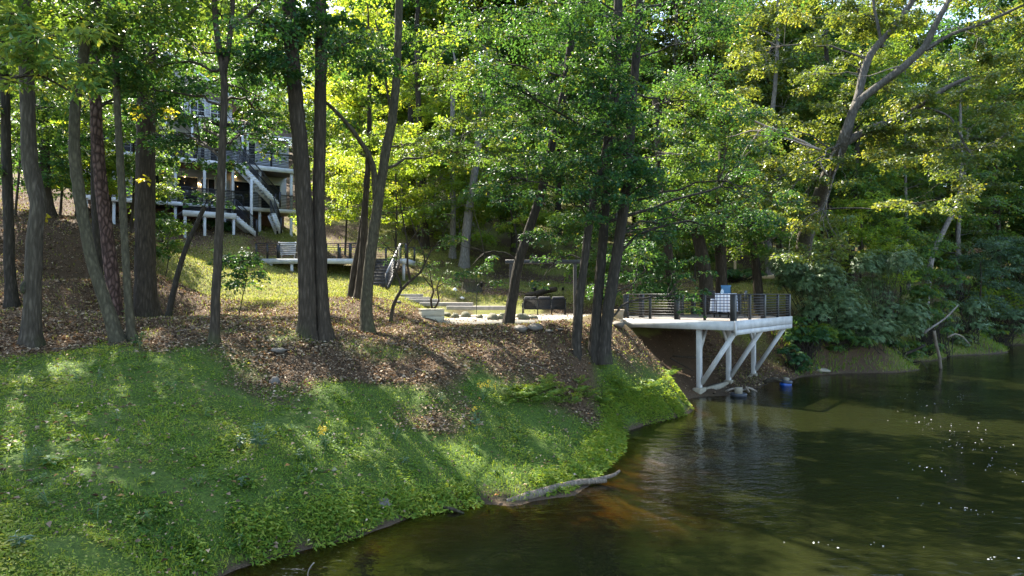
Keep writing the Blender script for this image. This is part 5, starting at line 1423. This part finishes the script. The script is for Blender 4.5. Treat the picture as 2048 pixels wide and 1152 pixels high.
# ------------------------------------------------------------------ ferns, wild flowers, weeds on the near bank
def fern(px, py, size, label, rot):
    b_ = Gp(px, py); root = empty('fern', b_, rot, label, 'fern', 'ferns on the bank left of the deck')
    nf = 11; base_ = []
    for k in range(nf):
        az = k * 2 * math.pi / nf + rng.uniform(-.3, .3); L = size * rng.uniform(.7, 1.15); t = np.linspace(.15, 1, 20); up_ = rng.uniform(.8, 1.25)
        d = np.array([math.cos(az), math.sin(az), 0]); sd = np.array([-d[1], d[0], 0])
        c_ = d[None] * (L * t * .72)[:, None]; c_[:, 2] = L * (up_ * t - .62 * up_ * t ** 2.3)
        pw = L * .21 * np.sin(np.pi * np.clip(t, .12, .96)) ** .8
        for sg in (-1, 1):
            base_.append((c_, np.tile(sd * sg, (20, 1)) + d * .45 + rng.normal(0, .14, (20, 3)), np.tile([0, 0, 1.], (20, 1)) + d * .4 + rng.normal(0, .25, (20, 3)), pw, pw * .24))
    pos = np.concatenate([k[0] for k in base_]); ax = np.concatenate([k[1] for k in base_]); nr = np.concatenate([k[2] for k in base_]); L = np.concatenate([k[3] for k in base_]); W = np.concatenate([k[4] for k in base_])
    leaf_object('frond', pos, ax, nr, L, W, rng.uniform(0, 1, len(pos)), LEAF['fern'], root, .02)
for i, (px, py, sz, lab) in enumerate([(1035, 800, .75, 'tallest fern at the left end of the fern patch'), (1062, 790, .6, 'fern behind the tallest one'), (1090, 812, .7, 'fern in the front row right of the tallest one'), (1118, 795, .65, 'bright fern in the middle of the patch'), (1145, 815, .6, 'front fern near the patch middle, just above the water weeds'),
                                  (1175, 800, .6, 'fern right of the patch middle under the trio of trunks'), (1205, 812, .55, 'front fern below the right trunk of the trio'), (1235, 798, .55, 'fern on the shaded bank left of the deck shadow'), (1265, 790, .5, 'fern on the crest of the bank below the deck corner'), (1300, 785, .5, 'fern near the dark hollow under the deck'),
                                  (1330, 770, .5, 'rightmost fern at the edge of the hollow under the deck'), (1095, 770, .5, 'fern at the top of the patch in leaf litter'), (1160, 775, .45, 'upper fern under the leaning trio trunks'), (1010, 815, .5, 'leftmost small fern beside the yellow flowers')]):
    fern(px, py, sz, lab, rng.uniform(0, 6))
for i in range(16):
    px = rng.uniform(1030, 1350); py = 830 - (px - 1030) * .13 + rng.uniform(-42, 6)
    fern(px, py, rng.uniform(.4, .68), 'one of the smaller ferns filling the fern patch under the trio of trunks', rng.uniform(0, 6))
def herb(name, label, px, py, h, nl, L, Wr, lm, flowers=0, stems=4, spread=.25, cat_='plant', group=None):
    b_ = Gp(px, py); root = empty(name, b_, 0, label, cat_, group)
    P_, A_, N_, L_ = [], [], [], []; tops = []; mb = MB()
    for k in range(stems):
        az = rng.uniform(0, 6.28); e = np.array([math.cos(az) * spread * rng.uniform(.2, 1), math.sin(az) * spread * rng.uniform(.2, 1), h * rng.uniform(.7, 1.05)])
        t = np.linspace(0, 1, 5)[:, None]; pth = e[None] * t; pth[:, :2] *= t ** .6
        mb.tube(pth, np.linspace(.008, .004, 5), 5); tops.append(e)
        for j in range(nl):
            f = rng.uniform(.25, 1); az2 = j * 2.4 + az; d = np.array([math.cos(az2), math.sin(az2), rng.uniform(-.25, .35)])
            P_.append(e * f); A_.append(d); N_.append(np.array([0, 0, 1.]) + rng.normal(0, .25, 3) - d * .2); L_.append(L * rng.uniform(.6, 1.2) * (1.15 - .4 * f))
    mb.build('stem', M['stem'], root)
    L_ = np.array(L_); lo_ = leaf_object('foliage', np.array(P_), np.array(A_), np.array(N_), L_, L_ * Wr, rng.uniform(.2, .9, len(L_)), LEAF[lm], root, .08); lo_['kind'] = 'stuff'
    for k in range(flowers):
        e = tops[k % len(tops)] + rng.normal(0, .04, 3) + [0, 0, .04]
        n_ = 26; pp_ = e + rng.normal(0, .035, (n_, 3)); aa = rng.normal(0, 1, (n_, 3)); 
        vv, tt, va = leaf_arrays(pp_, aa, rng.normal(0, 1, (n_, 3)) + [0, 0, 1], .035, .022, np.zeros(n_))
        link('flower', np_mesh('flower', vv, tt), root, M['flower'])['kind'] = 'stuff'
herb('broadleaf_weed', 'tall pale-leaved weed in the middle of the green bank', 520, 905, .55, 9, .17, .42, 'silver', 0, 6, .35)
herb('goldenrod', 'yellow flowering plant beside the tall pale-leaved weed', 652, 905, .5, 8, .13, .4, 'maple', 5, 5, .3)
herb('goldenrod', 'yellow flowering plant above the other flowers near the ferns', 965, 805, .5, 8, .12, .35, 'maple', 6, 5, .3)
herb('broadleaf_weed', 'bluish broad-leaved weed with one yellow flower near the water', 955, 868, .55, 8, .19, .42, 'silver', 1, 3, .25)
herb('broadleaf_weed', 'rosette weed with broad bright leaves at the left', 103, 930, .16, 11, .19, .45, 'chestnut', 0, 2, .06)
herb('broadleaf_weed', 'small weed clump above the rosette weed', 140, 845, .22, 8, .13, .5, 'chestnut', 0, 3, .14)
herb('broadleaf_weed', 'leafy sprout at the foot of the thin mossy tree', 280, 700, .5, 7, .14, .5, 'maple', 0, 4, .25)
herb('broadleaf_weed', 'leafy sprout left of the thick straight trunk foot', 250, 645, .9, 9, .14, .55, 'mid', 0, 4, .35)
herb('broadleaf_weed', 'pale weed low in the sunlit streak', 410, 835, .25, 7, .12, .45, 'chestnut', 0, 3, .15)
herb('broadleaf_weed', 'narrow weed left of the flowering plant near the ferns', 790, 885, .35, 8, .12, .35, 'maple', 0, 4, .2)
WK = [('broadleaf_weed', 'silver', .4), ('broadleaf_weed', 'chestnut', .45), ('broadleaf_weed', 'mid', .5), ('broadleaf_weed', 'cover', .4)]
for i in range(70):
    px = rng.uniform(5, 1180); py = rng.uniform(735, 1110)
    q_ = Gp(px, py)
    if q_[2] < .12 or float(green_mask(q_[:1], q_[1:2])[0]) < .4: continue
    nm, lm, wr_ = WK[int(rng.integers(0, 4))]
    herb(nm, 'small %s weed %s' % ({'silver': 'grey-green', 'chestnut': 'pale green', 'mid': 'fresh green', 'cover': 'green'}[lm], ('below the far left trunks' if px < 300 else 'below the slim grey tree' if px < 520 else 'below the twin-trunk tree' if px < 760 else 'left of the ferns') + (' near the leaf litter' if py < 850 else ' halfway down' if py < 960 else ' near the water')), px, py, rng.uniform(.12, .34), int(rng.uniform(7, 12)), rng.uniform(.07, .14), wr_, lm, 0, int(rng.uniform(2, 5)), rng.uniform(.08, .22), 'plant', 'weeds in the green bank cover')
for i, (px, py, ln_) in enumerate([(150, 700, 1.1), (330, 705, .8), (480, 715, 1.3), (700, 700, .9), (820, 690, 1.4), (900, 720, .7), (1010, 700, 1.0), (1080, 740, .9), (1250, 720, 1.2), (390, 660, 1.0), (560, 690, .7), (120, 650, 1.2), (850, 750, .8), (690, 640, 1.0)]):
    q_ = Gp(px, py); az = rng.uniform(-.7, .7); t_ = np.linspace(-.5, .5, 6) * ln_
    pp = np.column_stack([q_[0] + t_ * math.cos(az), q_[1] + t_ * math.sin(az), np.zeros(6)]) + rng.normal(0, .02, (6, 3)); pp[:, 2] = ground(pp[:, 0], pp[:, 1]) + .035
    b_ = MB(); b_.tube(pp, np.linspace(.018, .007, 6), 5); b_.tube(np.array([pp[3], pp[3] + [.12, -.14, .04], pp[3] + [.2, -.3, .03]]), [.009, .007, .004], 4)
    tag(b_.build('fallen_stick', BARK['drift'], None, True), 'thin fallen stick lying among the brown leaves under the trees', 'stick', 'sticks fallen on the leaf litter')
for px, py, lab in [(1470, 556, 'pale wooden post behind the deck in the sun')]:
    q_ = P(px, py, 47); q_[2] = gz(q_[0], q_[1]); b_ = MB(); b_.box((0, 0, .5), (.14, .14, 1.3)); b_.box((0, 0, .05), (.5, .4, .25)); o = b_.build('garden_post', M['palewood'], None); o.location = q_; tag(o, lab, 'post')
q_ = P(1505, 568, 47); q_[2] = gz(q_[0], q_[1]); b_ = MB(); b_.box((0, 0, .1), (3.0, .16, .24)); o = b_.build('timber_edge', M['palewood'], None); o.location = q_; tag(o, 'long reddish timber edging on the sunny lawn behind the deck', 'timber')

# ------------------------------------------------------------------ ground cover, leaf litter, grass (uncountable)
def scatter(n, x0, x1, y0, y1, pw, pmask):
    m_ = n * 4
    u = rng.random(m_); e = 1 - pw
    y = (y0 ** e + u * (y1 ** e - y0 ** e)) ** (1 / e)
    sl = rng.uniform(-.86, .86, m_); x = sl * y
    ok = (x > x0) & (x < x1); x, y = x[ok], y[ok]
    pm = pmask(x, y); ok = rng.random(len(x)) < pm; x, y = x[ok][:n], y[ok][:n]
    z = ground(x, y); ok = z > .015
    return x[ok], y[ok], z[ok]
def stuff(name, label, arr, mat, fold=.12):
    pos, ax, nr, L, W, v = arr
    o = leaf_object(name, pos, ax, nr, L, W, v, mat, None, fold); tag(o, label, None, None, 'stuff'); return o
# low leafy cover on the near bank
def pm_cover(x, y):
    return np.clip(green_mask(x, y) * 1.1 - .05, 0, 1) * np.clip((fbm(x * .9 + 40, y * .9, 203, 4) - .27) * 9, .12, 1) * np.clip((9.2 - x) / 1.5, 0, 1)
x, y, z = scatter(190000, -18, 9.5, 6.2, 27, 1.35, pm_cover)
fb = fbm(x * 1.5, y * 1.5, 77, 4); tall = .15 + 2.6 * np.clip(fb - .25, 0, 1) ** 1.5 + .5 * np.clip(.45 - z, 0, 1)
n = len(x); hgt = rng.random(n) ** .8 * .17 * tall
pos = np.column_stack([x, y, z + hgt]); az = rng.uniform(0, 6.28, n)
ax = np.column_stack([np.cos(az), np.sin(az), rng.normal(.05, .35, n)]); nr = np.column_stack([rng.normal(0, .4, n), rng.normal(0, .4, n), np.ones(n)])
kindn = fbm(x * 1.9 + 11, y * 1.9, 44, 2); L = rng.uniform(.026, .06, n) * (1 + .012 * y) * np.where(kindn > .60, 1.6, 1.0); patch = fbm(x * .8 + 3, y * .8, 91, 3)
v = np.clip(.5 * rng.random(n) + 1.25 * patch - .42, 0, 1)
A1 = (pos, ax, nr, L, L * .42, v)
x, y, z = scatter(52000, -18, 9.5, 6.2, 26, 1.35, lambda a, b: pm_cover(a, b) * np.clip(fbm(a * 1.3, b * 1.3, 55, 2) * 2.6 - .7 + np.clip(.6 - ground(a, b), 0, .6), 0, 1))
n = len(x); az = rng.uniform(0, 6.28, n); tl = rng.uniform(.25, .9, n)
ax2 = np.column_stack([np.cos(az) * tl, np.sin(az) * tl, np.ones(n)]); nr2 = np.column_stack([np.cos(az), np.sin(az), -.2 * np.ones(n)]) + rng.normal(0, .3, (n, 3))
L2 = rng.uniform(.05, .14, n) * (.7 + .6 * np.clip(.6 - z, 0, .6)); p2 = np.column_stack([x, y, z + rng.uniform(-.01, .05, n)])
A2 = (p2, ax2, nr2, L2, np.full(n, .011) * (1 + .04 * y), np.clip(rng.random(n) * .6 + .35, 0, 1))
SH = np.array(SHORE[:13])[:, :2]; seg = np.linalg.norm(np.diff(SH, axis=0), axis=1); cs = np.concatenate([[0], np.cumsum(seg)])
m_ = 30000; u = rng.uniform(-.15, cs[-1], m_)
ex_ = np.interp(u, cs, SH[:, 0]); ey_ = np.interp(u, cs, SH[:, 1])
dxs = np.interp(u + .3, cs, SH[:, 0]) - np.interp(u - .3, cs, SH[:, 0]); dys = np.interp(u + .3, cs, SH[:, 1]) - np.interp(u - .3, cs, SH[:, 1])
nl_ = np.maximum(np.hypot(dxs, dys), 1e-6); nxv, nyv = -dys / nl_, dxs / nl_          # towards the land
ex_ = ex_ + np.where(u < 0, u * .62, 0); ey_ = ey_ + np.where(u < 0, u * .78, 0)
off = rng.normal(.22, .22, m_) + .25 * (fbm(ex_ * 1.3, ey_ * 1.3, 61, 2) - .5)
kq_ = (fbm(ex_ * 2.1, ey_ * 2.1, 62, 2) > .30) & (off > -.16); ex_, ey_, off, nxv, nyv = ex_[kq_], ey_[kq_], off[kq_], nxv[kq_], nyv[kq_]
ex_ = ex_ + nxv * off; ey_ = ey_ + nyv * off; n = len(ex_)
ez_ = np.maximum(ground(ex_, ey_), 0) + rng.random(n) ** .7 * np.clip(.08 + off * .4, .04, .22)
az = rng.uniform(0, 6.28, n)
ax3 = np.column_stack([np.cos(az) - nxv * .7, np.sin(az) - nyv * .7, rng.normal(.0, .4, n)]); nr3 = np.column_stack([rng.normal(0, .45, n), rng.normal(0, .45, n), np.ones(n)])
L3 = rng.uniform(.05, .11, n) * (1 + .012 * ey_)
A3 = (np.column_stack([ex_, ey_, ez_]), ax3, nr3, L3, L3 * .36, np.clip(rng.random(n) * .6 + .3, 0, 1))
cover = tuple(np.concatenate([A1[k], A2[k], A3[k]]) for k in range(6))
stuff('ground_cover', 'low green weeds and grass covering the near bank down to the water', cover, LEAF['cover'])
# leaf litter
def pm_lit(x, y):
    g = green_mask(x, y)
    return np.clip(1 - g, 0.025, 1) * np.clip(1.0 - .75 * lawn_mask(x, y), .12, 1)
x, y, z = scatter(130000, -32, 16, 9, 48, 1.15, pm_lit)
inp = (x > -3.5) & (x < 9) & (y > 25.6) & (y < 37); kp_ = ~inp | (rng.random(len(x)) < .10); x, y, z = x[kp_], y[kp_], z[kp_]
n = len(x); az = rng.uniform(0, 6.28, n)
zz = np.where((x > -3) & (x < 5.2) & (y > 26.2) & (y < 36.5), np.maximum(z, 3.035), z)
ax = np.column_stack([np.cos(az), np.sin(az), rng.normal(.1, .3, n)]); nr = np.column_stack([rng.normal(0, .45, n), rng.normal(0, .45, n), np.ones(n)])
L = rng.uniform(.035, .10, n) * (1 + .006 * y) * np.where(fbm(x * 2, y * 2, 15, 2) > .55, 1.2, .85)
stuff('leaf_litter', 'brown fallen leaves carpeting the bank under the trees', (np.column_stack([x, y, zz + .015 + rng.random(n) * .02 + green_mask(x, y) * rng.random(n) * .13]), ax, nr, L, L * .6, rng.random(n)), LEAF['litter'], .3)
# thin grass of the sunny lawn and the moss between the leaves
def pm_lawn(x, y): return np.clip(lawn_mask(x, y), 0, 1) + .10 * np.clip((y - 18) / 3, 0, 1)
x, y, z = scatter(110000, -34, 40, 18, 60, .9, pm_lawn)
inp = (x > -3.8) & (x < 9.2) & (y > 25.4) & (y < 37.2); x, y, z = x[~inp], y[~inp], z[~inp]
n = len(x); az = rng.uniform(0, 6.28, n); tl = rng.uniform(.4, 1.3, n)
ax = np.column_stack([np.cos(az) * tl, np.sin(az) * tl, np.ones(n)]); nr = np.column_stack([np.cos(az), np.sin(az), -.2 * np.ones(n)]) + rng.normal(0, .3, (n, 3))
stuff('lawn_grass', 'thin yellow-green grass on the sunny slope', (np.column_stack([x, y, z]), ax, nr, rng.uniform(.05, .12, n) * (1 + .01 * y), .012 * (1 + .05 * y), rng.random(n)), LEAF['lawn'])
# grass on the right bank spit
m_ = 34000; x = rng.uniform(14, 42, m_); y = rng.uniform(33, 58, m_); z = ground(x, y); ok = (z > .02) & (z < 1.8 + .6 * fbm(x, y, 4)) & (rng.random(m_) < fbm(x * .7, y * .7, 8) * 1.8 - .2); x, y, z = x[ok], y[ok], z[ok]; n = len(x)
az = rng.uniform(0, 6.28, n); tl = rng.uniform(.3, 1.0, n)
ax = np.column_stack([np.cos(az) * tl, np.sin(az) * tl, np.ones(n)]); nr = np.column_stack([np.cos(az), np.sin(az), -.2 * np.ones(n)]) + rng.normal(0, .3, (n, 3))
stuff('bank_grass', 'bright grass along the far water edge on the right', (np.column_stack([x, y, z]), ax, nr, rng.uniform(.15, .4, n), np.full(n, .05), rng.random(n)), LEAF['fern'])
# foam flecks drifting on the river
mb = MB()
for k in range(18):
    sx0, sy0 = (rng.normal(1930, 80), rng.normal(860, 100)) if k < 14 else (rng.uniform(1550, 2000), rng.uniform(800, 1120))
    ln_ = rng.uniform(40, 130); sl_ = rng.uniform(-.1, .35)
    for _ in range(int(rng.uniform(5, 16))):
        f = rng.normal(0, .5); px, py = sx0 + ln_ * f, sy0 + ln_ * f * sl_ + rng.normal(0, 5)
        if not (1480 < px < 2060 and 770 < py < 1150): continue
        q_ = at_water(px, py); r = rng.uniform(.004, .011) * rng.choice([1, 1, 1.7]); a_ = np.arange(6) * math.pi / 3
        mb.add([(q_[0] + r * math.cos(k_) * rng.uniform(.5, 1.7), q_[1] + r * math.sin(k_) * rng.uniform(.5, 1.3), .006) for k_ in a_] + [(q_[0], q_[1], .012)], (), [(i, (i + 1) % 6, 6) for i in range(6)])
tag(mb.build('foam_flecks', M['foam'], None), 'small white foam flecks drifting on the river at the right', None, None, 'stuff')
for o in S.objects:
    if o.type == 'MESH' and 'kind' not in o and o.name.startswith(('foam', 'ground_c')): o['kind'] = 'stuff'
